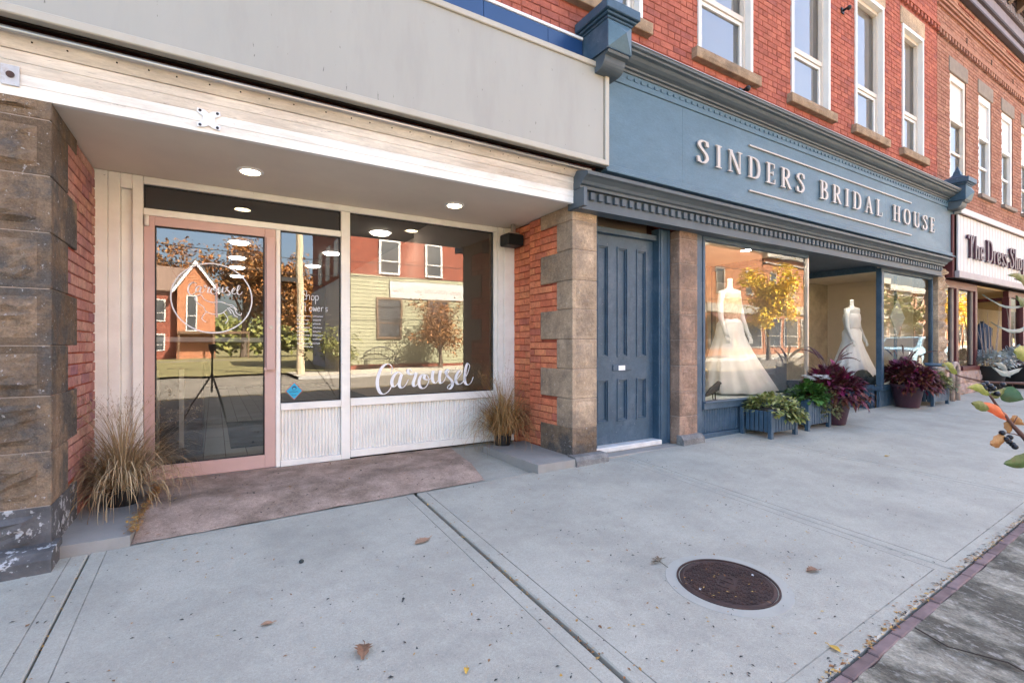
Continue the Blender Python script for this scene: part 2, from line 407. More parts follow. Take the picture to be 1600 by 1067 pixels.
def stone(parent, x0, x1, y0, y1, z0, z1, m, face='-y', rough=0.012, margin=0.03, seed=0, name="stone_block", nx=6, nz=5, bev=0.006):
    """ashlar block: drafted margin, rock face on one side, bevelled arrises"""
    r = random.Random(seed * 977 + int((x0 + 9) * 1000) + int((z0 + 9) * 77))
    b = MB(); b.box(x0, x1, y0, y1, z0, z1, bev=bev)
    if rough > 0:
        g = {}
        def P(a, c, h):
            if face == '-y': return (x0 + a * (x1 - x0), y0 - h, z0 + c * (z1 - z0))
            if face == '+x': return (x1 + h, y0 + a * (y1 - y0), z0 + c * (z1 - z0))
            return (x0 - h, y1 - a * (y1 - y0), z0 + c * (z1 - z0))
        W = (x1 - x0) if face == '-y' else (y1 - y0); H = z1 - z0
        ma, mc = margin / W, margin * .7 / H
        ph = [r.uniform(0, 6.28) for _ in range(6)]
        vs_ = []; fs = []
        for j in range(nz + 1):
            for i in range(nx + 1):
                a = ma + (1 - 2 * ma) * i / nx; c = mc + (1 - 2 * mc) * j / nz
                if 0 < i < nx and 0 < j < nz:
                    h = rough * (0.75 + 0.45 * math.sin(a * 5 + ph[0]) * math.cos(c * 4 + ph[1]) + 0.5 * math.sin(a * 11 + c * 7 + ph[2])) + r.uniform(-.35, .35) * rough
                    a += r.uniform(-.3, .3) * (1 - 2 * ma) / nx; c += r.uniform(-.3, .3) * (1 - 2 * mc) / nz
                    h = max(h, 0.001)
                else: h = 0.0008
                vs_.append(P(a, c, h))
        for j in range(nz):
            for i in range(nx):
                q = j * (nx + 1) + i; f = (q, q + 1, q + nx + 2, q + nx + 1)
                fs.append(f)
        b.add(vs_, fs)
    return b.build(name, m, parent)

# ---------------------------------------------------------------- strokes (lettering)
def catmull(pts, n=6, closed=False):
    out = []; N_ = len(pts)
    rngi = range(N_ if closed else N_ - 1)
    g = lambda i: pts[i % N_] if closed else pts[max(0, min(N_ - 1, i))]
    for i in rngi:
        p0, p1, p2, p3 = g(i - 1), g(i), g(i + 1), g(i + 2)
        for k in range(n):
            t = k / n
            out.append(tuple(0.5 * (2 * p1[j] + (p2[j] - p0[j]) * t + (2 * p0[j] - 5 * p1[j] + 4 * p2[j] - p3[j]) * t * t + (3 * p1[j] - p0[j] - 3 * p2[j] + p3[j]) * t ** 3) for j in range(2)))
    out.append(pts[0] if closed else pts[-1])
    return out
def ribbon(b, pts, wf, to3, th):
    """flat pen stroke: wf(tangent) gives its width, to3(x, y, d) places it, th is how thick the letter is"""
    n = len(pts); Lf = []; Rt = []
    for i in range(n):
        a, c = pts[max(i - 1, 0)], pts[min(i + 1, n - 1)]
        tx, ty = c[0] - a[0], c[1] - a[1]; l = math.hypot(tx, ty) or 1; tx /= l; ty /= l
        w = wf(tx, ty) / 2
        Lf.append((pts[i][0] - ty * w, pts[i][1] + tx * w)); Rt.append((pts[i][0] + ty * w, pts[i][1] - tx * w))
    vs_ = [to3(*p, th) for p in Lf] + [to3(*p, th) for p in Rt] + [to3(*p, 0) for p in Lf] + [to3(*p, 0) for p in Rt]
    fs = []
    for i in range(n - 1):
        fs += [(n + i, n + i + 1, i + 1, i), (i, i + 1, 2 * n + i + 1, 2 * n + i), (3 * n + i, 3 * n + i + 1, n + i + 1, n + i)]
    fs += [(0, 2 * n, 3 * n, n), (n - 1, 2 * n - 1, 4 * n - 1, 3 * n - 1)]
    b.add(vs_, fs)
TK, TN = 0.118, 0.046
def sf(x0, x1, y): return ('t', [(x0, y), (x1, y)])
GLY = {
 'S': (.50, [('c', [(.43, .76), (.40, .92), (.26, .975), (.11, .90), (.09, .74), (.22, .58), (.36, .43), (.42, .24), (.33, .07), (.2, .025), (.08, .08), (.04, .26)]), ('t', [(.44, .98), (.44, .74)]), ('t', [(.035, .02), (.035, .28)])]),
 'I': (.26, [('k', [(.13, 0), (.13, 1)]), sf(0, .26, .975), sf(0, .26, .025)]),
 'N': (.64, [('t', [(.1, 0), (.1, 1)]), ('k', [(.1, .99), (.55, .01)]), ('t', [(.55, 0), (.55, 1)]), sf(0, .2, .975), sf(0, .2, .025), sf(.44, .66, .975)]),
 'D': (.62, [('k', [(.14, 0), (.14, 1)]), ('c', [(.1, .97), (.32, .965), (.50, .84), (.56, .5), (.50, .16), (.32, .035), (.1, .03)]), sf(0, .15, .975), sf(0, .15, .025)]),
 'E': (.50, [('k', [(.14, 0), (.14, 1)]), sf(0, .44, .975), sf(.1, .36, .52), sf(0, .46, .025), ('t', [(.43, .99), (.43, .78)]), ('t', [(.36, .62), (.36, .42)]), ('t', [(.46, .01), (.46, .24)])]),
 'R': (.60, [('k', [(.14, 0), (.14, 1)]), ('c', [(.1, .97), (.30, .965), (.43, .88), (.44, .70), (.36, .55), (.22, .50), (.1, .50)]), ('k', [(.27, .50), (.52, .03)]), sf(0, .15, .975), sf(0, .26, .025), sf(.47, .60, .025)]),
 'B': (.54, [('k', [(.14, 0), (.14, 1)]), ('c', [(.1, .97), (.30, .965), (.40, .87), (.40, .68), (.28, .54), (.1, .52)]), ('c', [(.1, .515), (.32, .50), (.46, .38), (.46, .17), (.34, .04), (.1, .03)]), sf(0, .15, .975), sf(0, .15, .025)]),
 'A': (.62, [('t', [(.10, 0), (.31, 1)]), ('k', [(.29, .98), (.52, .01)]), sf(.17, .44, .34), sf(0, .2, .025), sf(.40, .64, .025)]),
 'L': (.50, [('k', [(.14, 0), (.14, 1)]), sf(0, .27, .975), sf(0, .46, .025), ('t', [(.46, .01), (.46, .26)])]),
 'H': (.64, [('k', [(.13, 0), (.13, 1)]), ('k', [(.51, 0), (.51, 1)]), sf(.1, .54, .51), sf(0, .26, .975), sf(0, .26, .025), sf(.38, .64, .975), sf(.38, .64, .025)]),
 'O': (.66, [('o', [(.33, .98), (.14, .87), (.07, .5), (.14, .13), (.33, .02), (.52, .13), (.59, .5), (.52, .87)])]),
 'U': (.62, [('c', [(.13, 1), (.13, .6), (.13, .28), (.19, .08), (.33, .02), (.46, .09), (.51, .28)]), ('t', [(.51, .24), (.51, 1)]), sf(0, .26, .975), sf(.41, .62, .975)]),
 'T': (.56, [('k', [(.26, 0), (.26, .97)]), ('k', [(.02, .80), (.04, .96)]), sf(.02, .52, .96), ('k', [(.50, .98), (.34, .60)]), sf(.16, .36, .02)]),
 'h': (.46, [('k', [(.1, 0), (.1, 1)]), ('c', [(.1, .40), (.2, .56), (.32, .54), (.36, .40), (.36, .2), (.36, 0)]), sf(.02, .2, .02), sf(.28, .46, .02)]),
 'e': (.42, [('c', [(.09, .32), (.34, .36), (.33, .52), (.22, .58), (.1, .48), (.08, .28), (.14, .08), (.26, .03), (.38, .16)])]),
 'r': (.34, [('k', [(.1, 0), (.1, .58)]), ('c', [(.1, .38), (.2, .56), (.32, .54)]), sf(.02, .2, .02)]),
 's': (.36, [('c', [(.29, .44), (.24, .56), (.14, .57), (.08, .46), (.18, .32), (.28, .20), (.26, .06), (.14, .02), (.05, .14)])]),
 'o': (.44, [('o', [(.21, .58), (.10, .50), (.07, .3), (.10, .1), (.21, .02), (.32, .1), (.36, .3), (.32, .5)])]),
 'p': (.46, [('k', [(.1, -.28), (.1, .58)]), ('c', [(.1, .48), (.22, .58), (.34, .48), (.36, .28), (.30, .08), (.20, .02), (.1, .1)])]),
}
def glyph(ch, to3, th, wmul=1.0, tn=TN, tk=TK):
    b = MB(); i = 0
    for kind, pts in GLY[ch][1]:
        if kind in 'kt':
            p = pts; w = (tk if kind == 'k' else tn); wf = (lambda w: lambda tx, ty: w)(w)
        else:
            p = catmull(pts, 5, kind == 'o'); wf = lambda tx, ty: tn + (tk * 1.05 - tn) * min(1, abs(ty) * 1.05)
        ribbon(b, p, lambda tx, ty: wf(tx, ty) * wmul, lambda x, y, d, i=i: to3(x, y, d * (1 + .012 * i)), th)
        i += 1
    return b
# ================================================================ THE SETTING
def sheet(name, poly, z_of, m, kind="structure", parent=None, thick=0.0):
    b = MB()
    top = [(x, y, z_of(x, y)) for x, y in poly]
    b.add(top, [tuple(range(len(top)))])
    if thick:
        n = len(top)
        b.add(top + [(x, y, z - thick) for x, y, z in top], [(i, n + i, n + (i + 1) % n, (i + 1) % n) for i in range(n)])
    return b.build(name, m, parent, kind)

KL = lambda x: 0.942 + 0.033 * (x - 1.93) if x < 8 else 0.942 + 0.033 * 6.07      # inner edge of the paver strip
CURB = -0.75
# base under the slabs (what shows in the open joints)
walk = sheet("sidewalk", [(-40, -0.7), (140, -0.7), (140, 3.78), (-40, 3.78)], lambda x, y: G(x, y) - 0.055, m_dark)
walk["label"] = "pale concrete pavement of large slabs"
JX = [(-9, -9), (-6.7, -6.7), (-4.6, -4.6), (-2.6, -2.6), (-0.615, -0.585), (1.352, 1.308), (3.53, 3.448), (5.43, 5.475), (7.36, 7.33), (9.6, 9.42), (11.6, 11.5), (13.6, 13.6), (15.8, 15.8), (18, 18), (20.5, 20.5), (24, 24), (30, 30), (40, 40), (60, 60)]
GAP = {5: 0.012, 4: 0.005}
for i in range(len(JX) - 1):
    (a1, a0), (b1, b0) = JX[i], JX[i + 1]
    ga, gb = GAP.get(i, .003), GAP.get(i + 1, .003)
    yA, yB = KL(a0), KL(b0)
    back = 3.68 if -0.75 < a1 < 2.9 else 3.76
    O = [(a0 + ga, yA + .005), (b0 - gb, yB + .005), (b1 - gb, back), (a1 + ga, back)]
    cx = sum(p[0] for p in O) / 4; e = 0.075
    I = [(a0 + ga + e, yA + e + .01), (b0 - gb - e, yB + e + .01), (b1 - gb - e, back - .02), (a1 + ga + e, back - .02)]
    def lift(p, d): return (p[0], p[1], G(*p) - d)
    e2 = 0.003
    I2 = [(I[0][0] + e2, I[0][1] + e2), (I[1][0] - e2, I[1][1] + e2), (I[2][0] - e2, I[2][1] - e2), (I[3][0] + e2, I[3][1] - e2)]
    E0 = [(O[0][0] + .006, O[0][1] + .006), (O[1][0] - .006, O[1][1] + .006), (O[2][0] - .006, O[2][1]), (O[3][0] + .006, O[3][1])]
    b = MB()
    I0 = [(I[0][0] - e2, I[0][1] - e2), (I[1][0] + e2, I[1][1] - e2), (I[2][0] + e2, I[2][1] + e2), (I[3][0] - e2, I[3][1] + e2)]
    vs_ = [lift(p, .05) for p in O] + [lift(p, .007) for p in O] + [lift(p, .001) for p in E0] + [lift(p, .0005) for p in I0] + [lift(p, .0035) for p in I] + [lift(p, 0) for p in I2]
    fs = []; mi = []
    for lv in range(5):
        for k in range(4):
            fs.append((lv * 4 + k, lv * 4 + (k + 1) % 4, lv * 4 + 4 + (k + 1) % 4, lv * 4 + 4 + k)); mi.append(2 if lv in (3, 4) else (0 if lv == 2 else 1))
    fs.append((20, 21, 22, 23)); mi.append(0)
    o = len(b.v); b.v += vs_; b.f += fs; b.mi += mi
    b.build("concrete_slab", [m_walk, m_walkedge, m_joint], walk)

# purple brick strip beside the slabs, then the older concrete, the kerb and the road
strip = sheet("paver_strip", [(-12, KL(-12) - .085), (24, KL(24) - .085), (24, KL(24) + .012), (-12, KL(-12) + .012)], lambda x, y: G(x, y) - 0.03, m_dark)
x = -1.2; k = 0
pv = MB(); pv.box(0, 1, 0, 1, 0, 1, bev=0.0); pvm = MB(); pvm.box(0, .228, 0, .044, 0, .04, bev=.004); pvm = pvm.mesh("paver", m_paver)
while x < 14:
    o = inst("paver", pvm, strip, (x, KL(x) - .050 + R.uniform(-.002, .002), G(x, KL(x)) - .040 + R.uniform(-.002, .001)), (1, 1, 1), 0.033 if x < 8 else 0)
    x += 0.232
# old concrete, gently broken surface
b = MB(); nx, ny = 360, 20
vs_ = []
from mathutils import noise as mnoise
for j in range(ny + 1):
    for i in range(nx + 1):
        x = -6 + 24 * (i / nx); ye = KL(x) - .051; y = CURB + (ye - CURB) * j / ny
        if j == ny: y += 0.020 * mnoise.noise((x * 7, 3, 0)) + .010 * mnoise.noise((x * 33, 9, 0))
        vs_.append((x, y, G(x, y) - .006 + 0.010 * mnoise.noise((x * 5, y * 9, 1)) + .006 * mnoise.noise((x * 17, y * 21, 4))))
fs = [(j * (nx + 1) + i, j * (nx + 1) + i + 1, (j + 1) * (nx + 1) + i + 1, (j + 1) * (nx + 1) + i) for j in range(ny) for i in range(nx)]
b.add(vs_, fs)
oldc = b.build("boulevard_concrete", m_oldconc, kind="structure")
b = MB()
cr = [(2.62, .905), (2.58, .78), (2.66, .62), (2.61, .45), (2.70, .28), (2.66, .1), (2.75, -.2), (2.7, -.7)]
for (p, q) in zip(cr[:-1], cr[1:]):
    w = .006
    b.quad((p[0] - w, p[1], G(*p) + .008), (q[0] - w, q[1], G(*q) + .008), (q[0] + w, q[1], G(*q) + .008), (p[0] + w, p[1], G(*p) + .008))
b.build("crack", m_dark, oldc)
for nm, xa, xb in (("boulevard_concrete", -40, -6), ("boulevard_concrete", 18, 140)):
    sheet(nm, [(xa, CURB), (xb, CURB), (xb, 1.08), (xa, 1.08)], lambda x, y: G(x, y) - .008, m_oldconc)
GZ = lambda x: G(x, CURB)
m_kerb = mat("kerb concrete", (0.30, 0.295, 0.28), 0.9, 0.2, 5, 0.4, 60)
sheet("kerb", [(-40, CURB - .15), (140, CURB - .15), (140, CURB), (-40, CURB)], lambda x, y: GZ(x) + .002, m_kerb, thick=.16)
m_line = mat("yellow road paint", (0.55, 0.36, 0.06), 0.8, 0.2, 9, 0.2)
RD = lambda x, y: GZ(x) - .13 + .012 * (4 - abs(y + 6.5)) * .5
sheet("road", [(-200, -12.2), (300, -12.2), (300, CURB - .14), (-200, CURB - .14)], lambda x, y: GZ(x) - .13, m_asphalt)
sheet("road_line", [(-60, -6.55), (140, -6.55), (140, -6.4), (-60, -6.4)], lambda x, y: GZ(x) - .126, m_line)
sheet("kerb", [(3, -12.35), (140, -12.35), (140, -12.2), (3, -12.2)], lambda x, y: GZ(x) + .0, m_kerb, thick=.2)
m_walk2 = mat("far pavement concrete", (0.40, 0.36, 0.29), 0.9, 0.1, 2, 0.2, 60)
sheet("far_pavement", [(3, -16.2), (140, -16.2), (140, -12.35), (3, -12.35)], lambda x, y: GZ(x) + .004, m_walk2)
m_grass = mat("dry lawn", (0.17, 0.15, 0.06), 0.95, 0.3, 6, 0.6, 60, stain=(0.16, 0.12, 0.05), samt=.5, sscale=2)
sheet("ground", [(-400, -400), (500, -400), (500, 400), (-400, 400)], lambda x, y: GZ(x) - .9 if x < 400 else GZ(400), m_grass)
sheet("lawn", [(-60, -60), (140, -60), (140, -16.2), (-60, -16.2)], lambda x, y: GZ(x) - .02, m_grass)
sheet("side_street", [(-30, -42), (3, -42), (3, -12.2), (-30, -12.2)], lambda x, y: GZ(x) - .012 - (.118 if y > -13 else 0), m_asphalt)

# ================================================================ RED BRICK BUILDING (upper storey, five windows in view)
W = 3.72
red = thing("brick_building", "red brick two storey commercial building above the white and the blue shopfronts", "building", (4, 3.72, 0))
WINS = [(3.36, .53), (5.33, .53), (7.27, .51), (9.04, .49), (10.685, .445), (1.45, .53), (-.5, .53), (-2.5, .53), (-4.6, .53)]
WZ0, WZ1 = 4.53, 6.72
holes = [(cx - hw, cx + hw, WZ0, WZ1) for cx, hw in WINS]
X0 = -25.0
# masonry behind the brick faces, with the openings left out
b = MB()
xs = sorted([X0, 11.79] + [v for cx, hw in WINS for v in (cx - hw, cx + hw)])
for i in range(len(xs) - 1):
    a, c = xs[i], xs[i + 1]
    hole = any(abs(a - (cx - hw)) < 1e-6 for cx, hw in WINS)
    if hole:
        b.box(a, c, W + .007, W + .32, 2.80, WZ0); b.box(a, c, W + .007, W + .32, WZ1, 9.3)
    else:
        b.box(a, c, W + .007, W + .32, 2.80, 9.3)
b.build("wall", m_mortar, red)
EXT = []
brickwork(red, (0.9, W, 0), 0, 10.89, 3.74, 7.07,  m_brick, [(h[0] - .9, h[1] - .9, h[2], h[3]) for h in holes] + [(cx - hw - .06 - .9, cx + hw + .06 - .9, WZ1, 7.02) for cx, hw in WINS] + [(cx - hw - .1 - .9, cx + hw + .1 - .9, 4.40, WZ0) for cx, hw in WINS] + [(0, 2.0, 0, 4.02)], seed=3,
          score=lambda it: abs(it[0] + .9 - 3.7) * 1.0 + abs((it[2]) - 4.3) * .8 + (3 if (it[0] + .9) < 2.3 or it[2] < 3.9 else 0))
brickwork(red, (7.2, W, 0), 0, 4.59, 7.22, 8.1, m_brick, seed=5, cap=0, restname="upper_brickwork")
b = MB(); x = 7.2
b.box(7.2, 11.79, W - .05, W + .02, 7.17, 7.225)
b.build("string_course", m_brick, red)
b = MB()
while x < 11.75:
    b.box(x, x + .075, W - .04, W + .02, 7.09, 7.168); x += .15
b.build("brick_dentils", m_brick, red, kind="stuff")
sill_i = 0
for cx, hw in WINS[:6]:
    part("lintel", red, m_stone, cx - hw - .06, cx + hw + .06, W - .012, W + .1, WZ1 + .002, 7.02, bev=.008)
    stone(red, cx - hw - .1, cx + hw + .1, W - .075, W + .14, 4.402, WZ0 - .002, m_sill, rough=.007, margin=.012, seed=sill_i, name="sill", nx=9, nz=3); sill_i += 1
    x0, x1 = cx - hw, cx + hw
    f = MB()
    f.box(x0, x0 + .05, W - .018, W + .06, WZ0, WZ1); f.box(x1 - .05, x1, W - .018, W + .06, WZ0, WZ1); f.box(x0 + .05, x1 - .05, W - .018, W + .06, WZ1 - .06, WZ1)
    win = f.build("window", m_winwhite, red)
    f = MB()
    f.box(x0 + .002, x0 + .075, W + .062, W + .14, WZ0, WZ1 - .002); f.box(x1 - .075, x1 - .002, W + .062, W + .14, WZ0, WZ1 - .002); f.box(x0 + .075, x1 - .075, W + .062, W + .14, WZ1 - .11, WZ1 - .002)
    f.box(x0 + .075, x1 - .075, W + .066, W + .14, 5.235, 5.30); f.box(x0 + .075, x1 - .075, W + .05, W + .14, WZ0, WZ0 + .05)
    f.build("frame", m_wintan, win)
    f = MB()
    a, c, z0, z1 = x0 + .078, x1 - .078, WZ0 + .052, 5.232
    for q in ((a, a + .045, z0, z1), (c - .045, c, z0, z1), (a + .045, c - .045, z0, z0 + .05), (a + .045, c - .045, z1 - .045, z1)):
        f.box(q[0], q[1], W + .085, W + .125, q[2], q[3])
    f.build("sash", m_winwhite, win)
    f = MB(); f.quad((x0 + .07, W + .105, WZ0 + .04), (x1 - .07, W + .105, WZ0 + .04), (x1 - .07, W + .105, 5.25), (x0 + .07, W + .105, 5.25)); f.build("pane", GLASS_UP, win)
    f = MB(); f.quad((x0 + .07, W + .118, 5.27), (x1 - .07, W + .118, 5.27), (x1 - .07, W + .118, WZ1 - .1), (x0 + .07, W + .118, WZ1 - .1)); f.build("pane", GLASS_UP, win)
    f = MB(); f.quad((x0 + .06, W + .134, WZ0), (x1 - .19, W + .134, WZ0), (x1 - .19, W + .134, WZ1), (x0 + .06, W + .134, WZ1)); f.build("blind", m_blind, win)  # blind set close and cut short to brighten the glass like reflected sky
    f = MB(); n = 14
    for k in range(n):
        xa = x1 - .24 + .22 * k / n; f.quad((xa, W + .15 + .012 * (k % 2), WZ0), (xa + .22 / n, W + .15 + .012 * ((k + 1) % 2), WZ0), (xa + .22 / n, W + .15 + .012 * ((k + 1) % 2), WZ1), (xa, W + .15 + .012 * (k % 2), WZ1))
    f.build("curtain", m_curtain, win)
# the bulk of the building behind the wall: roof, floors, rear and side walls
b = MB()
b.box(X0, 11.79, W + .33, 16, 9.1, 9.3); b.box(X0, 11.79, 15.7, 16, -1, 9.1); b.box(X0, X0 + .3, W + .33, 15.7, -1, 9.1); b.box(11.49, 11.79, 5.9, 15.7, -1, 9.1)
b.box(X0, 11.49, 4.1, 15.7, 4.2, 4.35)
b.box(X0, -2.4, W + .04, W + .33, -1.0, 2.79)
b.build("back_wall", m_mortar, red)

# small iron fixings on the upper wall
def wall_lamp(x, z, label):
    t = thing("wall_fixture", label, "light fixture", (x, W, z))
    part("plate", t, m_black, x - .04, x + .04, W - .02, W - .004, z - .04, z + .04)
    c = MB(); c.tube([(x, W - .02, z), (x, W - .09, z + .01)], .018, 8); c.ball((x, W - .10, z), .035, 8, 6); c.build("head", m_black, t, smooth=True)
wall_lamp(8.15, 6.18, "small black security light on the brick between the third and fourth upper windows")
wall_lamp(5.62, 4.27, "small black fitting just under the sill of the first full upper window")

# ================================================================ PIERS
CZ = [-0.30, 0.018, 0.30, 0.584, 0.873, 1.163, 1.455, 1.735, 2.03, 2.31, 2.458]
def pier_right():
    t = thing("stone_pier", "orange brick and sandstone pier between the white shopfront and the blue door", "pier", (3.1, 3.9, 0))
    xl, xr = 2.945, 3.25
    for i in range(len(CZ) - 1):
        z0, z1 = CZ[i], CZ[i + 1]
        zz0, zz1 = z0 + .0025, z1 - .0025
        long_ = i % 2 == 1
        yb = 4.24 if long_ else 3.955
        stone(t, xl - .006, xr, 3.70, yb, zz0, zz1, m_stone if i > 1 else m_stone_dark, rough=.007 if i > 1 else .010, margin=.045, seed=i + 3)
    part("mortar_joint", t, m_lime, xl + .006, xr - .004, 3.706, 3.94, -.28, 2.452)
    part("mortar_joint", t, m_mortar_or, xl + .012, xr + .1, 3.95, 4.455, -.2, 2.452)
    part("mortar_joint", t, m_mortar_or, xl + .052, xr + .1, 4.457, 4.93, -.2, 2.452)
    hs = []
    for i in range(len(CZ) - 1):
        yb = 4.245 if i % 2 == 1 else 3.96
        hs.append((4.455 - yb, 9, CZ[i] - .004, CZ[i + 1] - .003))
    brickwork(t, (xl, 4.455, 0), -math.pi / 2, .52, .05, 2.452, m_brick_or, hs, seed=11, course=.0735)
    brickwork(t, (xl + .04, 4.93, 0), -math.pi / 2, .475, .0, 2.452, m_brick_or, seed=12, course=.0735)
    b = MB()     # chamfered plinth
    pl = [(3.585, -.35), (3.585, .012), (3.615, .046), (3.72, .052), (3.72, -.35)]
    b.prism(pl, 2.90, 3.30, 'x'); b.build("plinth", m_plinth, t)
    return t
pier_right()
def pier_left():
    t = thing("stone_pier", "sooty rock faced sandstone pier with red brick side at the left edge", "pier", (-1.3, 3.9, 0))
    xr = -0.78; z = [-.10, .212, .513, .82, 1.10, 1.415, 1.726, 2.04, 2.35, 2.456]
    for i in range(len(z) - 1):
        yb = 4.25 if i % 2 == 0 else 4.02
        off = -1.45 if i % 2 else -1.75
        stone(t, off, xr + .006, 3.655, yb, z[i] + .0025, z[i + 1] - .0025, m_stone_base if i == 0 else m_stone_dark, rough=.024, margin=.06, seed=i + 31, nx=13, nz=8, bev=.004)
        stone(t, -2.6, off - .005, 3.655, 4.0, z[i] + .0025, z[i + 1] - .0025, m_stone_dark, rough=.024, margin=.06, seed=i + 51, nx=8, nz=6, bev=.004)
    part("mortar_joint", t, m_lime, -2.6, xr - .003, 3.659, 4.0, -.3, 2.45)
    part("mortar_joint", t, m_mortar_or, xr - .3, xr - .012, 4.01, 4.93, -.3, 2.452)
    hs = [(-9, (4.255 if i % 2 == 0 else 4.025) - 3.7, z[i] - .003, z[i + 1] - .002) for i in range(len(z) - 1)]
    brickwork(t, (xr, 3.70, 0), math.pi / 2, 1.22, -.12, 2.452, m_brick_left, hs, seed=21, course=.0735)
    b = MB()
    b.prism([(3.49, -.45), (3.49, -.035), (3.53, .0), (3.60, .006), (3.72, .01), (3.72, -.45)], -2.6, -.742, 'x'); b.build("plinth", m_stone_base, t)
    return t
pier_left()
def pier_mid():
    t = thing("stone_pier", "narrow pinkish sandstone pier between the blue door and the bridal window", "pier", (4.62, 3.75, 0))
    for i in range(len(CZ) - 1):
        stone(t, 4.468, 4.776, 3.70, 3.90, CZ[i] + .0025, CZ[i + 1] - .0025 if i < 9 else 2.40, m_stone_mid, rough=.008, margin=.045, seed=i + 73)
    part("mortar_joint", t, m_lime, 4.473, 4.772, 3.706, 3.89, -.28, 2.39)
    b = MB(); b.prism([(3.62, -.35), (3.62, .05), (3.66, .09), (3.72, .094), (3.72, -.35)], 4.44, 4.80, 'x'); b.build("plinth", m_plinth, t)
pier_mid()
def pier_far():
    t = thing("stone_pier", "rough rock faced sandstone pier between the bridal shop and the dress shop", "pier", (11.8, 3.7, 0))
    for i in range(len(CZ) - 1):
        z0, z1 = CZ[i] + .12, CZ[i + 1] + .12
        stone(t, 11.66, 11.97, 3.66, 4.2, z0 + .003, z1 - .003, m_stone, rough=.05, margin=.015, seed=i + 93)
    part("mortar_joint", t, m_lime, 11.67, 11.96, 3.67, 4.1, -.1, 2.55)
pier_far()
# ================================================================ WHITE SHOPFRONT (recessed, pink door)
F = 4.9
wf_ = thing("white_shopfront", "cream painted timber shopfront set back between the stone piers", "shopfront", (1, F, 0))
def rail(x0, x1, z0, z1, y0=F - .03, y1=F + .05, name="rail", m=m_cream, bev=.004): return part(name, wf_, m, x0, x1, y0, y1, z0, z1, bev=bev)
rail(-.85, -.706, -.06, 2.455, F - .05, F + .02, "jamb_board")
rail(-.704, -.63, 0, 2.455, F - .045, F + .04, "pilaster"); rail(-.628, -.556, .02, 2.34, F - .008, F + .04, "pilaster_panel"); rail(-.628, -.556, 2.342, 2.455, F - .045, F + .04, "pilaster"); rail(-.554, -.486, 0, 2.455, F - .045, F + .04, "pilaster")
rail(-.484, 2.775, 2.398, 2.457, name="head_rail")
rail(-.484, 1.042, 2.149, 2.204, name="transom_rail")
rail(.474, .512, 0, 2.147, name="post"); rail(1.044, 1.128, 0, 2.396, name="post"); rail(2.733, 2.775, 0, 2.396, name="post")
rail(.514, 1.042, .512, .576, F - .04, name="sill_rail"); rail(1.130, 2.731, .512, .588, F - .04, name="sill_rail")
rail(.514, 1.042, .0, .052, F - .035, name="bottom_rail"); rail(1.130, 2.731, .014, .082, F - .035, name="bottom_rail")
rail(2.777, 2.85, 0, 2.455, F - .05, F + .03, "corner_board"); rail(2.852, 2.99, 0, 2.455, F - .06, F + .03, "corner_board")
part("kick_backing", wf_, m_cream, .514, 2.731, F + .012, F + .05, .03, .51)
bm_ = MB(); n = 6; w = .0235
for k in range(n):
    a0, a1 = math.pi * k / n, math.pi * (k + 1) / n
    p = lambda a: (w / 2 - w / 2 * math.cos(a), -.016 * math.sin(a))
    (xa, ya), (xb, yb) = p(a0), p(a1)
    bm_.quad((xa, ya, 0), (xb, yb, 0), (xb, yb, 1), (xa, ya, 1))
bat = bm_.mesh("batten", m_cream)
x = .519
while x < 1.03: inst("batten", bat, wf_, (x, F + .012, .053), (1, 1, .458)); x += .0295
x = 1.136
while x < 2.72: inst("batten", bat, wf_, (x, F + .012, .083), (1, 1, .428)); x += .0302
def pane(parent, x0, x1, y, z0, z1, name="glass_pane", m=GLASS):
    b = MB(); b.quad((x0, y, z0), (x1, y, z0), (x1, y, z1), (x0, y, z1)); return b.build(name, m, parent)
def gasket(parent, x0, x1, z0, z1, y, m=m_black, w=.010):
    b = MB()
    b.box(x0, x1, y - .006, y + .01, z0, z0 + w); b.box(x0, x1, y - .006, y + .01, z1 - w, z1)
    b.box(x0, x0 + w, y - .006, y + .01, z0 + w, z1 - w); b.box(x1 - w, x1, y - .006, y + .01, z0 + w, z1 - w)
    return b.build("gasket", m, parent)
WP = []
for (x0, x1, z0, z1) in ((-.484, 1.043, 2.204, 2.398), (.512, 1.044, .576, 2.149), (1.128, 2.733, .588, 2.398)):
    g = pane(wf_, x0, x1, F + .012, z0, z1); WP.append(g); gasket(g, x0, x1, z0, z1, F + .004)
# the pink door
b = MB()
DX0, DX1, DZ0, DZ1 = -.482, .472, .008, 2.147
for q in ((DX0, -.412, DZ0, DZ1), (.384, DX1, DZ0, DZ1), (-.412, .384, 2.072, DZ1), (-.412, .384, DZ0, .125)):
    b.box(q[0], q[1], F - .028, F + .02, q[2], q[3], bev=.003)
door = b.build("door", m_pink, wf_)
door["label"] = "dusty pink framed glass entrance door"
g = pane(door, -.413, .385, F, .124, 2.073, "glass_pane"); gasket(door, -.412, .384, .125, 2.072, F - .008)
b = MB(); b.box(.395, .465, F - .075, F - .064, .885, 2.06, bev=.003); b.box(.44, .458, F - .064, F - .028, .92, .95); b.box(.44, .458, F - .064, F - .028, 1.98, 2.01); b.box(.376, .395, F - .075, F - .064, .885, .905)
b.build("pull_handle", m_pink, door)
b = MB(); b.tube([(.432, F - .06, 1.262), (.432, F - .083, 1.262)], .017, 14); b.build("lock", m_steel, door)
b = MB(); b.tube([(-.462, F - .05, 2.06), (-.462, F - .05, 2.14)], .016, 10); b.build("hinge", m_cream, door, smooth=True)
b = MB(); b.box(-.41, .382, F + .03, F + .055, 1.13, 1.172, bev=.006); b.build("push_bar", m_plastic, door)
part("threshold", wf_, m_steel, -.484, .512, F - .06, F + .06, -.03, .006)
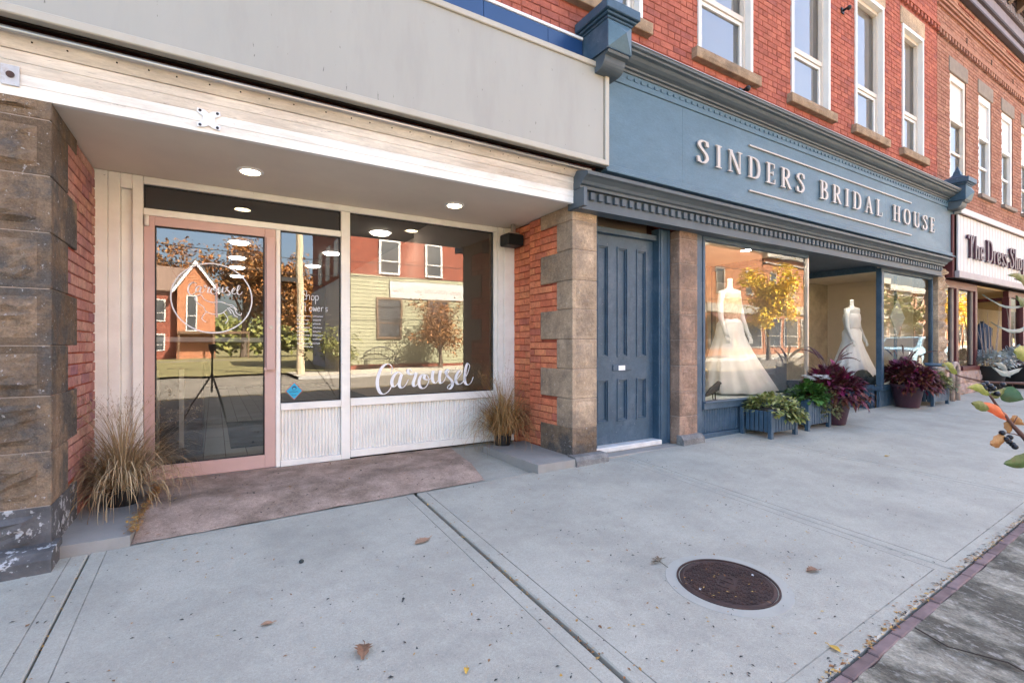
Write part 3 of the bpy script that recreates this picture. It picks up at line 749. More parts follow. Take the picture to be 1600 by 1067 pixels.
# lettering on the glass
to_f = lambda y0: (lambda x, z, d: (x, y0 - d, z))
SCR = [
 [(350,285),(365,215),(345,172),(300,157),(245,187),(200,260),(172,360),(172,450),(200,525),(240,553),(290,538),(335,490),(368,420)],
 [(490,292),(455,262),(405,285),(365,360),(362,425),(388,455),(425,430),(465,360),(488,300)],
 [(490,292),(466,370),(458,440),(490,470),(535,440),(578,360)],
 [(622,248),(602,226),(572,240),(582,282),(628,296),(684,270)],
 [(684,270),(662,340),(640,410),(656,450),(690,430),(722,375)],
 [(790,290),(745,312),(718,380),(728,450),(768,478),(815,450),(845,380),(832,315),(800,302),(786,345),(828,365),(886,340)],
 [(905,245),(893,320),(902,385),(935,408),(970,370),(995,300),(1000,240)],
 [(1000,240),(986,340),(1000,408),(1040,388),(1078,308)],
 [(1078,308),(1112,245),(1096,230),(1070,268),(1100,322),(1150,380),(1155,440),(1120,485),(1090,465),(1120,430),(1190,390)],
 [(1190,390),(1250,312),(1277,262),(1250,245),(1212,300),(1200,370),(1225,420),(1270,415),(1310,370)],
 [(1310,370),(1352,290),(1382,190),(1360,150),(1335,200),(1320,310),(1325,400),(1355,430),(1395,410),(1432,330)]]
def crop_to_plane(px, py):
    u, v = 570 + px / 8.42, 550 + py / 8.42
    t = u - 800; yc = 650.4 - .521 * t
    return ((397 + .8536 * t) / yc * F, 1.10 + (540 - v) / yc * F)
def script_word(parent, name, y, wmin, wmax, fn=lambda p: p, m=m_vinyl):
    b = MB()
    for i, s_ in enumerate(SCR):
        p = catmull([fn(crop_to_plane(*q)) for q in s_], 7)
        ribbon(b, p, lambda tx, ty: wmin + (wmax - wmin) * max(0, -ty) ** 1.2, lambda x, z, d, i=i: (x, y - d - i * .00012, z), .0008)
    return b.build(name, m, parent)
big = WP[2]
script_word(big, "lettering", F + .010, .008, .034)
# round door logo
b = MB(); cx, cz, r_ = -.011, 1.505, .295
ribbon(b, [(cx + r_ * math.cos(2 * math.pi * k / 72), cz + r_ * math.sin(2 * math.pi * k / 72)) for k in range(73)], lambda tx, ty: .010, to_f(F - .012), .0008)
tail = [[(.115, 1.44), (.15, 1.425), (.165, 1.385), (.195, 1.365), (.205, 1.385)], [(.105, 1.43), (.135, 1.40), (.15, 1.365), (.175, 1.35)], [(.095, 1.425), (.115, 1.40), (.125, 1.375)], [(.10, 1.455), (.135, 1.45), (.17, 1.41)],
        [(.10, 1.455), (.05, 1.475), (-.02, 1.47), (-.07, 1.49), (-.10, 1.53), (-.14, 1.50), (-.12, 1.46), (-.08, 1.43), (-.06, 1.39), (-.01, 1.37), (.05, 1.375), (.09, 1.41)], [(-.06, 1.385), (-.09, 1.33), (-.06, 1.30)], [(.07, 1.385), (.10, 1.33), (.08, 1.29)]]
for i, s_ in enumerate(tail): ribbon(b, catmull(s_, 5), lambda tx, ty: .006, (lambda i: lambda x, z, d: (x, F - .0122 - d - i * .0002, z))(i), .0006)
b.build("round_logo", m_vinyl, g)
b = MB(); ribbon(b, [(.016, 1.63), (.016, 1.34)], lambda tx, ty: .014, to_f(F - .0145), .0006); b.build("logo_pole", m_pink, g)
x0_, x1_ = crop_to_plane(160, 440)[0], crop_to_plane(1432, 330)[0]
script_word(g, "logo_lettering", F - .0155, .004, .011, lambda p: (-.19 + (p[0] - x0_) / (x1_ - x0_) * .40, 1.575 + (p[1] - .75) * .34))
# small printed list and the blue diamond sticker on the narrow pane
small = WP[1]
b = MB()
def squig(xa, xb, z, h, seed):
    r = random.Random(seed); p = []; x = xa; up = 1
    while x < xb: p.append((x, z + (h if up else 0) * r.uniform(.5, 1))); up = not up; x += h * r.uniform(.35, .6)
    return p
HW = {'S': [[(.8, .9), (.4, 1), (.1, .75), (.6, .45), (.7, .15), (.3, 0), (0, .15)]], 'h': [[(0, 1), (0, 0)], [(0, .35), (.3, .55), (.5, .4), (.5, 0)]], 'o': [[(.3, .5), (.05, .35), (.1, .05), (.35, 0), (.55, .2), (.5, .42), (.3, .5)]],
      'p': [[(0, .5), (0, -.45)], [(0, .4), (.3, .52), (.5, .3), (.35, 0), (0, .08)]], 'l': [[(0, 1), (.05, .1), (.2, 0)]], 'w': [[(0, .5), (.12, 0), (.3, .4), (.48, 0), (.62, .5)]], 'e': [[(.05, .25), (.45, .3), (.3, .5), (.05, .3), (.15, 0), (.5, .1)]], 'r': [[(0, .5), (.03, 0)], [(.03, .3), (.2, .5), (.4, .48)]], 's': [[(.4, .45), (.15, .5), (.1, .3), (.35, .2), (.3, .02), (0, .05)]], 'f': [[(.5, .95), (.25, 1), (.15, .6), (.1, -.3)], [(0, .5), (.4, .52)]]}
def hand(word, x, z, h, wd, y):
    for ch in word:
        for s_ in HW[ch]: ribbon(b, catmull([(x + p[0] * h * .62, z + p[1] * h) for p in s_], 4), lambda tx, ty: wd, to_f(y), .0006)
        x += h * .46
hand("Shop", .70, 1.53, .085, .004, F + .010); hand("flowers", .69, 1.425, .078, .004, F + .0098)
for k in range(7):
    z = 1.372 - k * .036
    for a, c in ((.655, .775), (.795, .885)): ribbon(b, squig(a, c - (k * 37 % 5) * .006, z, .013, k * 9 + int(a * 100)), lambda tx, ty: .0042, to_f(F + .0095 - k * .0001), .0005)
ribbon(b, squig(.66, .86, 1.115, .014, 77), lambda tx, ty: .0042, to_f(F + .009), .0005); ribbon(b, squig(.70, .80, 1.085, .016, 79), lambda tx, ty: .005, to_f(F + .0088), .0005)
b.build("printed_list", m_vinyl, small)
m_cyan = mat("cyan sticker", (0.02, 0.36, 0.56), 0.45, .05, 20, 0); m_redprint = mat("red sticker edge", (0.42, 0.10, 0.09), 0.45, .05, 20, 0); m_ink = mat("navy print", (0.02, 0.04, 0.12), 0.5, 0.05, 20, 0)
b = MB(); cx, cz = .632, .680
for h, y, mi in ((.083, F + .0105, 0), (.075, F + .0095, 1)): b.add([(cx - h * .9, y, cz), (cx, y, cz - h), (cx + h * .9, y, cz), (cx, y, cz + h)], [(0, 1, 2, 3)], mi)
b.add([(cx + .020 * math.cos(a * .524), F + .0088, cz + .026 + .020 * math.sin(a * .524)) for a in range(12)], [tuple(range(12))], 2)
b.add([(cx + .014 * math.cos(a * .524), F + .0083, cz + .021 + .012 * math.sin(a * .524)) for a in range(12)], [tuple(range(12))], 1)
ribbon(b, squig(cx - .04, cx + .04, cz - .012, .012, 5), lambda tx, ty: .005, to_f(F + .0086), .0004); b.mi[-1] = 2
ribbon(b, squig(cx - .02, cx + .02, cz - .042, .010, 6), lambda tx, ty: .004, to_f(F + .0086), .0004)
for i in range(len(b.mi)):
    if i >= 4: b.mi[i] = 2
b.build("diamond_sticker", [m_redprint, m_cyan, m_ink], small)

# ---- soffit, fascia boards, drip edge
part("soffit", wf_, m_soffit, -2.5, 3.0, 3.705, F + .06, 2.459, 2.50)
zs = [2.452, 2.515, 2.575, 2.64, 2.70]
for i in range(4): part("fascia_board", wf_, m_fascia if i < 2 else m_fascia_dirty, -2.5, 2.96 if i < 3 else 3.0, 3.655 - .0015 * (i % 2), 3.70, zs[i] + .0004, zs[i + 1] - .0004, bev=.0012)
b = MB(); b.prism([(3.645, 2.702), (3.60, 2.752), (3.585, 2.768), (3.592, 2.776), (3.62, 2.762), (3.70, 2.762), (3.70, 2.702)], -2.5, 3.05, 'x')
b.build("fascia_cove", m_fascia_dirty, wf_)
b = MB(); b.tube([(-2.5, 3.578, 2.768), (3.06, 3.578, 2.768)], .017, 12); b.build("drip_edge", m_steel, wf_, smooth=True)
part("header_wall", wf_, m_dark, -2.5, 3.05, 3.705, 3.73, 2.505, 2.80)
# light wood strip under the fascia board nail heads
b = MB()
for k in range(24):
    x = -1.0 + k * .165 + R.uniform(-.03, .03); b.ball((x, 3.612, 2.742), .006, 6, 4)
b.build("nail_heads", m_dark, wf_, kind="stuff")

t = thing("mounting_plate", "white metal bracket plate with four screw holes on the fascia above the pink door", "bracket", (-.03, 3.65, 2.53))
b = MB(); pr = [(-.085, .085), (-.03, .075), (.0, .05), (.03, .075), (.085, .085), (.09, .05), (.045, .02), (.045, -.02), (.09, -.05), (.085, -.085), (.03, -.075), (0, -.055), (-.03, -.075), (-.085, -.085), (-.09, -.05), (-.045, -.02), (-.045, .02), (-.09, .05)]
b.prism([(-.03 + x * .72, 2.535 + z * .70) for x, z in pr], 3.642, 3.649, 'y'); b.build("plate", m_plastic, t)
b = MB()
for sx in (-1, 1):
    for sz in (-1, 1): b.tube([(-.03 + sx * .047, 3.640, 2.535 + sz * .045), (-.03 + sx * .047, 3.6435, 2.535 + sz * .045)], .009, 8)
b.build("screw_holes", m_black, t)

t = thing("mounting_plate", "bluish white metal plate with a single rusty hole on the fascia at the left edge", "bracket", (-.936, 3.65, 2.55))
b = MB(); b.box(-.975, -.90, 3.644, 3.6505, 2.50, 2.61, bev=.002); b.build("plate", mat('chalky grey metal', (.50, .51, .54), .6, .2, 14, .2, 60, stain=(.22, .13, .08), samt=.7, sscale=14), t)
b = MB(); b.tube([(-.936, 3.637, 2.556), (-.936, 3.6405, 2.556)], .018, 12); b.build("hole", m_rust, t)
# recessed ceiling lights
m_lampglow = mat("lit lamp lens", (1.0, 0.80, 0.50), 0.5, 0, 5, 0, emit=1.6)
for (x, y, lb) in ((.239, 4.30, "round recessed soffit light above the pink door"), (1.98, 4.31, "round recessed soffit light above the large shop window")):
    t = thing("recessed_light", lb, "light", (x, y, 2.459), group="recessed lights in the soffit")
    b = MB(); b.lathe([(.094, 2.4585), (.094, 2.450), (.085, 2.446), (.070, 2.446), (.070, 2.4555)], x, y, 28); b.build("trim_ring", m_plastic, t, smooth=False)
    b = MB(); b.lathe([(.068, 2.4585), (.068, 2.444)], x, y, 24); b.build("lens", m_lampglow, t)
t = thing("loudspeaker", "small black speaker box under the soffit in the right corner of the recess", "speaker", (2.86, 4.62, 2.36))
b = MB(); b.box(2.755, 2.965, 4.60, 4.78, 2.215, 2.345, bev=.012); b.build("cabinet", m_black, t)
b = MB(); b.box(2.765, 2.955, 4.592, 4.599, 2.222, 2.33); b.build("grille", mat("speaker cloth", (.008, .008, .008), .9, .3, 90, .5, 300), t)
b = MB(); b.box(2.80, 2.92, 4.62, 4.70, 2.346, 2.36); b.box(2.84, 2.88, 4.64, 4.68, 2.36, 2.458); b.build("bracket", m_steel, t)

# ---- recess floor
m_carpet = mat("faded pink mat", (0.45, 0.33, 0.265), 0.98, 0.22, 6, 1.0, 240, stain=(0.22, 0.16, 0.12), samt=.8, sscale=2.2, slo=.46, shi=.62, spec=.1, speck=(45, .62, .70, (.12, .07, .05), .6), bdist=.010, grain=((160, .3), (50, .2)))
sheet("recess_floor", [(-.84, 3.705), (3.0, 3.705), (3.0, 5.0), (-.84, 5.0)], lambda x, y: G(x, 3.70) - .022 if y < 4 else -.045 + (.035 if x > 2 else 0), m_walk)
nx, ny = 26, 12; vs_ = []
for j in range(ny + 1):
    for i in range(nx + 1):
        a, c = i / nx, j / ny
        xl = -.425 + .06 * c; xr = 1.97 + .20 * c
        x = xl + (xr - xl) * a; y = 3.672 + (4.845 - 3.672) * c
        e = .010 * mnoise.noise((x * 6, y * 6, 2)) + (.006 * mnoise.noise((x * 25, y * 25, 5)))
        if i in (0, nx): x += .010 * mnoise.noise((y * 12, 1, 0))
        if j in (0, ny): y += .010 * mnoise.noise((x * 12, 5, 0))
        zz = (G(x, 3.672) + .012) * (1 - min(1, c * 3)) + .012 * min(1, c * 3) + .012 * x * .6 * min(1, c * 3) * 0
        vs_.append((x, y, zz + e * .8 - .006))
b = MB(); b.add(vs_, [(j * (nx + 1) + i, j * (nx + 1) + i + 1, (j + 1) * (nx + 1) + i + 1, (j + 1) * (nx + 1) + i) for j in range(ny) for i in range(nx)])
tag(b.build("floor_mat", m_carpet, smooth=True), "faded pinkish brown mat lying in front of the pink door and shop window", "mat")
b = MB(); b.prism([(-.78, 3.665), (-.428, 3.66), (-.372, 4.86), (-.78, 4.86)], -.16, -.028, 'z'); tag(b.build("flagstone", m_flag), "grey step stone at the foot of the left pier under the dry grass pot", "step")
b = MB(); b.prism([(2.47, 3.60), (2.895, 3.60), (2.98, 3.74), (2.98, 4.62), (2.44, 4.60)], -.1, .032, 'z'); tag(b.build("flagstone", m_flag), "grey step stone at the foot of the right pier below the orange brick", "step")

# ---- interior behind the glass
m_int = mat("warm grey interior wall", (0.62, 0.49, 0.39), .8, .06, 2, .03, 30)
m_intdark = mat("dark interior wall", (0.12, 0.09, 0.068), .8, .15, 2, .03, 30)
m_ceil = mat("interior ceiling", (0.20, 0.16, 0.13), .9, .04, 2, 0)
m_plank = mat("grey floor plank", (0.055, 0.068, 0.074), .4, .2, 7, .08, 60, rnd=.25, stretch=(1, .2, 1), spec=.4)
room = thing("shop_interior", "dim interior of the cream shopfront behind the glass", "interior", (1, 7, 0))
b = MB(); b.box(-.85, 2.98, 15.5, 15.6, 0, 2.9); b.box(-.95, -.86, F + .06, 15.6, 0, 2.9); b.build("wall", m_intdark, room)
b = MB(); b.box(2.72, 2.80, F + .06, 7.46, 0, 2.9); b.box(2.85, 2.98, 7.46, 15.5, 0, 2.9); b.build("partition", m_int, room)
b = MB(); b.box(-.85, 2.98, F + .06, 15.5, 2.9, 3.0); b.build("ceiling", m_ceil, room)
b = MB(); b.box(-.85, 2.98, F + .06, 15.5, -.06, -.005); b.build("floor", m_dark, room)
pl = MB(); pl.box(0, .185, 0, 1.1, 0, .008, bev=.002); plm = pl.mesh("plank", m_plank)
for i in range(20):
    for j in range(9):
        y = F + .07 + j * 1.11 - (i % 3) * .35; y0_ = max(y, F + .07)
        inst("plank", plm, room, (-.85 + i * .19, y0_, -.004), (1, (y + 1.105 - y0_) / 1.1, 1))
t = thing("counter", "dark wooden counter inside the shop left of the door", "counter", (-.6, 6.3, 0))
m_wood = mat("dark walnut", (.045, .026, .018), .4, .3, 6, .1, 40, stretch=(1, 1, .2))
b = MB(); b.box(-.80, -.10, 5.9, 7.2, 0, .92); b.build("body", m_wood, t)
b = MB(); b.box(-.84, -.06, 5.86, 7.24, .92, .96, bev=.004); b.build("top", m_wood, t)
b = MB()
for k in range(3): b.box(-.70 + k * .2, -.66 + k * .2, 5.88, 5.898, .08, .86)
b.build("trim_strip", m_cream, t)
t = thing("rug", "teal grey rug on the plank floor inside the glass door", "rug", (.6, 6.9, 0))
b = MB(); b.box(.15, 1.35, 6.0, 8.0, .006, .016); b.build("pile", mat("teal rug", (.06, .085, .095), .95, .4, 4, .4, 60), t)
m_disc = mat("lit ceiling disc", (1.0, .94, .84), .5, 0, 5, 0, emit=2.6)
discs = [(.37, 9.7), (.40, 11.4), (.45, 12.8), (.5, 14.4), (2.25, 7.7), (1.94, 9.9), (1.9, 11.7)]
DL = ['lit disc lamp highest and largest in the pink door glass', 'lit disc lamp second from the top in the pink door glass', 'lit disc lamp third from the top in the pink door glass', 'lit disc lamp lowest and smallest in the pink door glass', 'lit disc lamp at the top left corner of the large window', 'lit disc lamp over the dark brick wall in the narrow pane', 'lit disc lamp beside the pole in the narrow pane']
for i, (x, y) in enumerate(discs):
    t = thing("ceiling_lamp", DL[i], "lamp", (x, y, 2.9), group="disc lamps inside the shop")
    b = MB(); b.lathe([(.13, 2.865), (.14, 2.875), (.13, 2.889)], x, y, 24); b.build("disc", m_disc, t)
    b = MB(); b.lathe([(.18, 2.89), (.18, 2.899)], x, y, 24); b.build("base_ring", m_plastic, t)

# ================================================================ BLANK WHITE SIGN AND NAVY BAND
sg = thing("blank_sign", "large blank white sign box above the recessed shopfront", "sign", (0, 3.5, 3.28))
SX0, SX1, SZ0, SZ1 = -2.6, 3.225, 2.815, 3.768
part("panel", sg, m_signwhite, SX0, SX1 - .06, 3.512, 3.53, SZ0 + .05, SZ1 - .05)
b = MB(); b.box(SX0, SX1, 3.494, 3.56, SZ0, SZ0 + .052, bev=.006); b.build("frame_rail", m_signframe, sg)
b = MB(); b.box(SX0, SX1, 3.494, 3.56, SZ1 - .052, SZ1, bev=.006); b.build("frame_rail", m_signframe, sg)
b = MB(); b.box(SX1 - .052, SX1, 3.493, 3.561, SZ0 + .001, SZ1 - .001, bev=.006); b.build("frame_rail", m_signframe, sg)
b = MB(); b.box(SX0, SX1 - .005, 3.562, 3.57, SZ0 + .02, SZ1 - .004); b.box(SX0, SX1 - .005, 3.57, 3.70, SZ1 - .03, SZ1 - .004); b.build("back_box", m_signframe, sg)
b = MB(); b.box(SX0, SX1, 3.572, 3.60, SZ0 - .002, SZ0 + .03); b.build("support_batten", m_dark, sg)
nb = thing("navy_fascia", "navy blue enamel band between the blank sign and the red brick", "fascia panel", (1, 3.65, 3.9))
xs = [-2.6, -.9, .75, 1.95, 2.62, 3.03]
for i in range(5): part("panel", nb, m_navy, xs[i] + .002, xs[i + 1] - .002, 3.655, 3.68, 3.70, 4.028, bev=.002)
part("backing", nb, m_plastic, -2.6, 3.03, 3.682, 3.705, 3.72, 4.03)
part("cap_strip", nb, m_plastic, -2.6, 3.03, 3.645, 3.712, 4.031, 4.06, bev=.004)
# ================================================================ BLUE BRIDAL SHOPFRONT
B = 3.75
bl = thing("blue_shopfront", "slate blue painted bridal shopfront with six panel door and toothed cornice", "shopfront", (7.5, B, 0))
def bp(name, x0, x1, y0, y1, z0, z1, m=None, bev=.004, parent=None): return part(name, parent or bl, m or m_blue, x0, x1, y0, y1, z0, z1, bev=bev)
# door recess
bp("door_post", 4.283, 4.466, 3.83, 3.95, -.05, 2.42); bp("door_post_bead", 4.30, 4.33, 3.818, 3.832, .02, 2.42); bp("door_post_bead", 4.42, 4.45, 3.818, 3.832, .02, 2.42)
bp("door_post", 3.252, 3.372, 3.83, 3.95, -.05, 2.42)
bp("transom_bar", 3.372, 4.281, 3.86, 3.96, 2.285, 2.345)
g = pane(bl, 3.36, 4.29, 3.93, 2.345, 2.46); bp("transom_back", 3.36, 4.29, 4.02, 4.05, 2.3, 2.5, m_int)
D = 3.92
b = MB()
px = [3.445, 3.725, 4.015]; pw = .155
zr = [(.28, .74), (.975, 2.17)]
dx0, dx1, dz0, dz1 = 3.374, 4.280, .048, 2.284
st = [dx0] + [v for p in px for v in (p, p + pw)] + [dx1]
for i in range(0, 8, 2): b.box(st[i], st[i + 1], D, D + .045, dz0, dz1)
for i in (1, 3, 5):
    for z0, z1 in ((dz0, zr[0][0]), (zr[0][1], zr[1][0]), (zr[1][1], dz1)): b.box(st[i], st[i + 1], D + .0003, D + .0447, z0, z1)
bdoor = b.build("door", m_blue, bl)
bdoor["label"] = "slate blue six panel timber door"
for p in px:
    for z0, z1 in zr:
        bp("panel", p, p + pw, D + .022, D + .034, z0, z1, parent=bdoor)
        f = MB()
        o0, o1 = .0, .026
        for (ya, yb, i0, i1) in ((D - .010, D + .020, .0, .014), (D + .006, D + .021, .014, .028)):
            f.box(p + i0, p + i1, ya, yb, z0 + i0, z1 - i0); f.box(p + pw - i1, p + pw - i0, ya, yb, z0 + i0, z1 - i0)
            f.box(p + i1, p + pw - i1, ya, yb, z0 + i0, z0 + i1); f.box(p + i1, p + pw - i1, ya, yb, z1 - i1, z1 - i0)
        f.build("panel_moulding", m_blue, bdoor)
bp("letter_slot", 3.66, 3.93, D - .014, D - .001, .828, .892, parent=bdoor); bp("notice", 3.735, 3.83, D - .018, D - .0145, .833, .884, m_vinyl, 0, bdoor)
b = MB(); b.tube([(3.41, D - .018, 1.09), (3.41, D - .001, 1.09)], .018, 12); b.build("lock", m_steel, bdoor)
part("threshold", bl, mat("worn white sill", (.62, .60, .57), .7, .12, 8, .2, 60, stain=(.3, .28, .26), samt=.5, sscale=9), 3.26, 4.30, 3.80, 3.97, -.01, .044, bev=.008)
part("door_step", bl, m_flag, 3.30, 4.44, 3.66, 3.84, -.2, -.012, bev=.008)
bp("post", 4.778, 4.845, 3.72, 3.86, -.05, 2.42); bp("post", 4.847, 4.915, 3.74, 3.86, -.05, 2.42)

def display(x0, x1, tag_, left_return, right_return):
    """one display bay: panelled base, frame, panes"""
    z0, z1 = .42, 2.385
    bp("base_rail", x0, x1, B - .035, B + .09, .345, .418); bp("base_rail", x0, x1, B - .02, B + .05, -.06, .06)
    bp("sill_nosing", x0, x1, B - .06, B + .06, .42, .436)
    bp("base_back", x0, x1, B + .03, B + .05, .06, .345, bev=0)
    x = x0 + .01
    while x < x1 - .04:
        bp("slat", x, x + .042, B + .004, B + .029, .061, .344, bev=.006); x += .0475
    bp("frame_rail", x0, x1, B - .02, B + .05, 2.345, 2.40)
    return z0 + .016, 2.345
# bay by the door
z0, z1 = display(4.917, 7.24, 0, False, True)
g1 = pane(bl, 4.96, 7.205, B + .01, z0, z1, m=GLASS_B); bp("frame_post", 4.917, 4.958, B - .02, B + .05, z0, z1); bp("corner_post", 7.205, 7.24, B - .02, B + .03, z0, z1, m_steel)
b = MB(); b.quad((7.225, B + .03, z0), (7.225, 5.3, z0), (7.225, 5.3, z1), (7.225, B + .03, z1)); b.build("glass_pane", GLASS_B, bl)
bp("return_base", 7.19, 7.24, B + .092, 5.3, -.1, .434); bp("return_head", 7.20, 7.238, B + .06, 5.3, 2.347, 2.45)
# bay beyond the entrance
z0, z1 = display(9.49, 11.63, 0, True, False)
g3 = pane(bl, 9.58, 11.585, B + .01, z0, z1, m=GLASS_B); bp("corner_post", 9.49, 9.575, B - .025, B + .06, z0, z1); bp("frame_post", 11.587, 11.63, B - .02, B + .05, z0, z1)
b = MB(); b.quad((9.52, B + .06, z0), (9.52, 5.3, z0), (9.52, 5.3, z1), (9.52, B + .06, z1)); b.build("glass_pane", GLASS_B, bl)
bp("return_rail", 9.47, 9.56, B + .092, 5.3, .345, .434); bp("return_rail", 9.48, 9.55, B + .092, 5.3, -.05, .06); bp("return_back", 9.515, 9.55, B + .092, 5.3, .06, .345, bev=0)
y = B + .10
while y < 5.25: bp("slat", 9.488, 9.513, y, y + .042, .061, .344, bev=.006); y += .0475
bp("return_head", 9.49, 9.54, B + .06, 5.3, 2.347, 2.45)
bp("entrance_soffit", 4.92, 11.63, B + .02, 5.4, 2.452, 2.48, m_corn, 0)
b = MB(); b.box(7.24, 9.48, 5.3, 5.36, 0, 2.45); b.build("entrance_back", m_corn, bl)
b = MB(); b.box(7.30, 9.46, 3.83, 5.29, -.02, .03); b.build("entrance_floor", m_walkedge, bl)
b = MB(); b.lathe([(.07, 2.450), (.08, 2.44), (.06, 2.405), (.0, 2.395)], 7.42, 4.0, 16); b.build("entrance_lamp", m_plastic, bl, smooth=True)

# lower cornice: architrave, dentil course, crown
Y0 = 3.70
m_c = m_corn
CX0, CX1 = 2.935, 11.62
b = MB(); b.box(CX0 + .02, CX1, 3.60, 3.72, 2.405, 2.462); b.build("architrave", m_c, bl)
b = MB(); b.box(CX0 - .01, CX1 + .01, 3.575, 3.72, 2.392, 2.404); b.build("lip", m_c, bl)
b = MB(); b.box(CX0 + .02, CX1, 3.608, 3.72, 2.463, 2.575); b.build("dentil_bed", m_c, bl)
dm = MB(); dm.box(0, .055, 0, .048, 0, .072, bev=.003); dm = dm.mesh("dentil", m_c)
x = CX0 + .03
while x < CX1 - .06: inst("dentil", dm, bl, (x, 3.578, 2.492)); x += .102
b = MB(); pr = [(3.72, 2.576), (3.56, 2.576), (3.555, 2.60), (3.53, 2.61), (3.515, 2.635), (3.475, 2.662), (3.445, 2.675), (3.44, 2.705), (3.72, 2.775)]
b.prism(pr, CX0 - .02, CX1 + .02, 'x'); b.build("crown", m_c, bl)
b = MB(); b.box(CX0 - .021, CX0 + .02, 3.50, 3.74, 2.40, 2.57); b.build("crown_end", m_c, bl)

# ---- the sign board
S = 3.58
bs = thing("bridal_sign", "long pale slate blue sign board reading SINDERS BRIDAL HOUSE in raised letters", "sign", (7.7, S, 3.25))
BX0, BX1 = 3.232, 12.12
SB0, SB1 = 2.792, 3.745
px_ = [BX0, 4.37, 6.8, 9.25, BX1]
for i in range(4): part("board", bs, m_bluesign, px_[i] + .001, px_[i + 1] - .001, S, S + .04, SB0 + .075, SB1 - .04)
part("end_board", bs, m_bluesign, BX1 + .001, BX1 + .02, S - .01, S + .16, SB0, SB1)
part("moulding", bs, m_bluesign, BX0, BX1, S - .028, S + .04, SB0 + .02, SB0 + .074, bev=.006); part("moulding", bs, m_bluesign, BX0, BX1 + .02, S - .045, S + .04, SB0 - .005, SB0 + .019, bev=.004)
part("moulding", bs, m_bluesign, BX0, BX1, S - .014, S + .04, SB1 - .039, SB1 + .02, bev=.004)
part("frieze", bs, m_bluesign, BX0, BX1, S - .003, S + .04, SB1 + .021, SB1 + .085)
b = MB(); x = BX0 + .3
while x < BX1 - .05: b.box(x, x + .052, S - .0155, S - .0032, SB1 + .021, SB1 + .055); x += .098
b.build("small_dentils", m_bluesign, bs, kind="stuff")
part("shadow_gap", bs, m_corn, BX0, BX1, S + .041, S + .12, SB0, SB1 + .08)
# letters
TXT = "SINDERS BRIDAL HOUSE"
XL0, XL1, ZL0, ZL1 = 4.575, 11.15, 3.143, 3.400
H = ZL1 - ZL0; wsc = H * 1.0
adv = []
tot = 0
for ch in TXT:
    a = .62 if ch == ' ' else GLY[ch][0]
    adv.append((tot, a)); tot += a + (0 if ch == ' ' else .26)
tot -= .26
sx = (XL1 - XL0) / tot
for ch, (a, w) in zip(TXT, adv):
    if ch == ' ': continue
    gsc = H * 1.55
    x0 = XL0 + a * sx + (w * sx - w * gsc) / 2
    b = glyph(ch, lambda x, y, d, x0=x0: (x0 + x * gsc, S - .012 - d, ZL0 + y * H), .021)
    o = b.build("letter", m_letter, bs)
for z in (3.54, 2.99): part("rule", bs, m_letter, 5.56, 10.19, S - .022, S - .002, z - .009, z + .009, bev=.002)

# ---- upper cornice and corner brackets
uc = thing("upper_cornice", "dark moulded cornice running above the bridal sign between two corner brackets", "cornice", (7.7, 3.5, 3.9))
b = MB()
prof = [(3.70, 3.832), (3.565, 3.832), (3.56, 3.852), (3.535, 3.856), (3.53, 3.872), (3.49, 3.885), (3.46, 3.905), (3.44, 3.93), (3.405, 3.937), (3.40, 3.955), (3.375, 3.962), (3.37, 3.985), (3.70, 4.02)]
b.prism(prof, BX0, BX1, 'x'); b.build("crown_moulding", m_corn, uc)
b = MB(); xx = 8.2
b.box(3.3, 11.8, 3.36, 3.40, 3.9865, 3.992); b.build("flashing", m_steel, uc)
def bracket(x0, x1, lbl):
    t = thing("corner_bracket", lbl, "bracket", ((x0 + x1) / 2, 3.5, 3.9), group="corner brackets of the bridal sign")
    y0 = 3.31
    b = MB(); b.box(x0, x1, y0, 3.71, 3.80, 4.06)
    b.build("block", m_blue, t)
    b = MB(); c = ((x0 + x1) / 2, y0 - .085, 3.93)
    q = [(x0 + .006, y0 - .002, 3.806), (x1 - .006, y0 - .002, 3.806), (x1 - .006, y0 - .002, 4.054), (x0 + .006, y0 - .002, 4.054)]
    b.add(q + [c], [(0, 1, 4), (1, 2, 4), (2, 3, 4), (3, 0, 4)]); b.build("diamond_point", m_bluesign, t)
    b = MB()
    pr = [(y0 + .01, 3.798), (y0 + .02, 3.775), (y0 + .055, 3.768)] + [(y0 + .06 + .11 * (1 - math.cos(a)) * .9, 3.765 - .105 * math.sin(a)) for a in [k * math.pi / 2 / 7 for k in range(8)]] + [(3.71, 3.66), (3.71, 3.798)]
    b.prism(pr, x0 + .02, x1 - .02, 'x'); b.build("scroll", m_corn, t)
    for (e, za, zb, mm) in ((.012, 4.062, 4.085, m_blue), (.035, 4.087, 4.11, m_blue), (.06, 4.112, 4.20, m_blue)):
        part("cap_moulding", t, mm, x0 - e, x1 + e, y0 - e, 3.712, za, zb, bev=.006)
    b = MB(); cx = (x0 + x1) / 2; cy = y0 + .16
    k = .16
    pf = [(1.0, 4.202), (.95, 4.23), (.6, 4.26), (.36, 4.30), (.28, 4.36), (.16, 4.40), (.02, 4.47)]
    vs_ = []
    for r_, z in pf: vs_ += [(cx - k * r_, cy - k * r_, z), (cx + k * r_, cy - k * r_, z), (cx + k * r_, cy + k * r_, z), (cx - k * r_, cy + k * r_, z)]
    b.add(vs_, [(i * 4 + j, i * 4 + (j + 1) % 4, i * 4 + 4 + (j + 1) % 4, i * 4 + 4 + j) for i in range(len(pf) - 1) for j in range(4)] + [tuple(range((len(pf) - 1) * 4, len(pf) * 4))])
    b.build("finial", m_blue, t)
bracket(3.035, 3.33, "large blue corner bracket with diamond point beside the blank white sign")
bracket(11.80, 12.10, "far blue corner bracket with pointed finial beside the buff brick building")

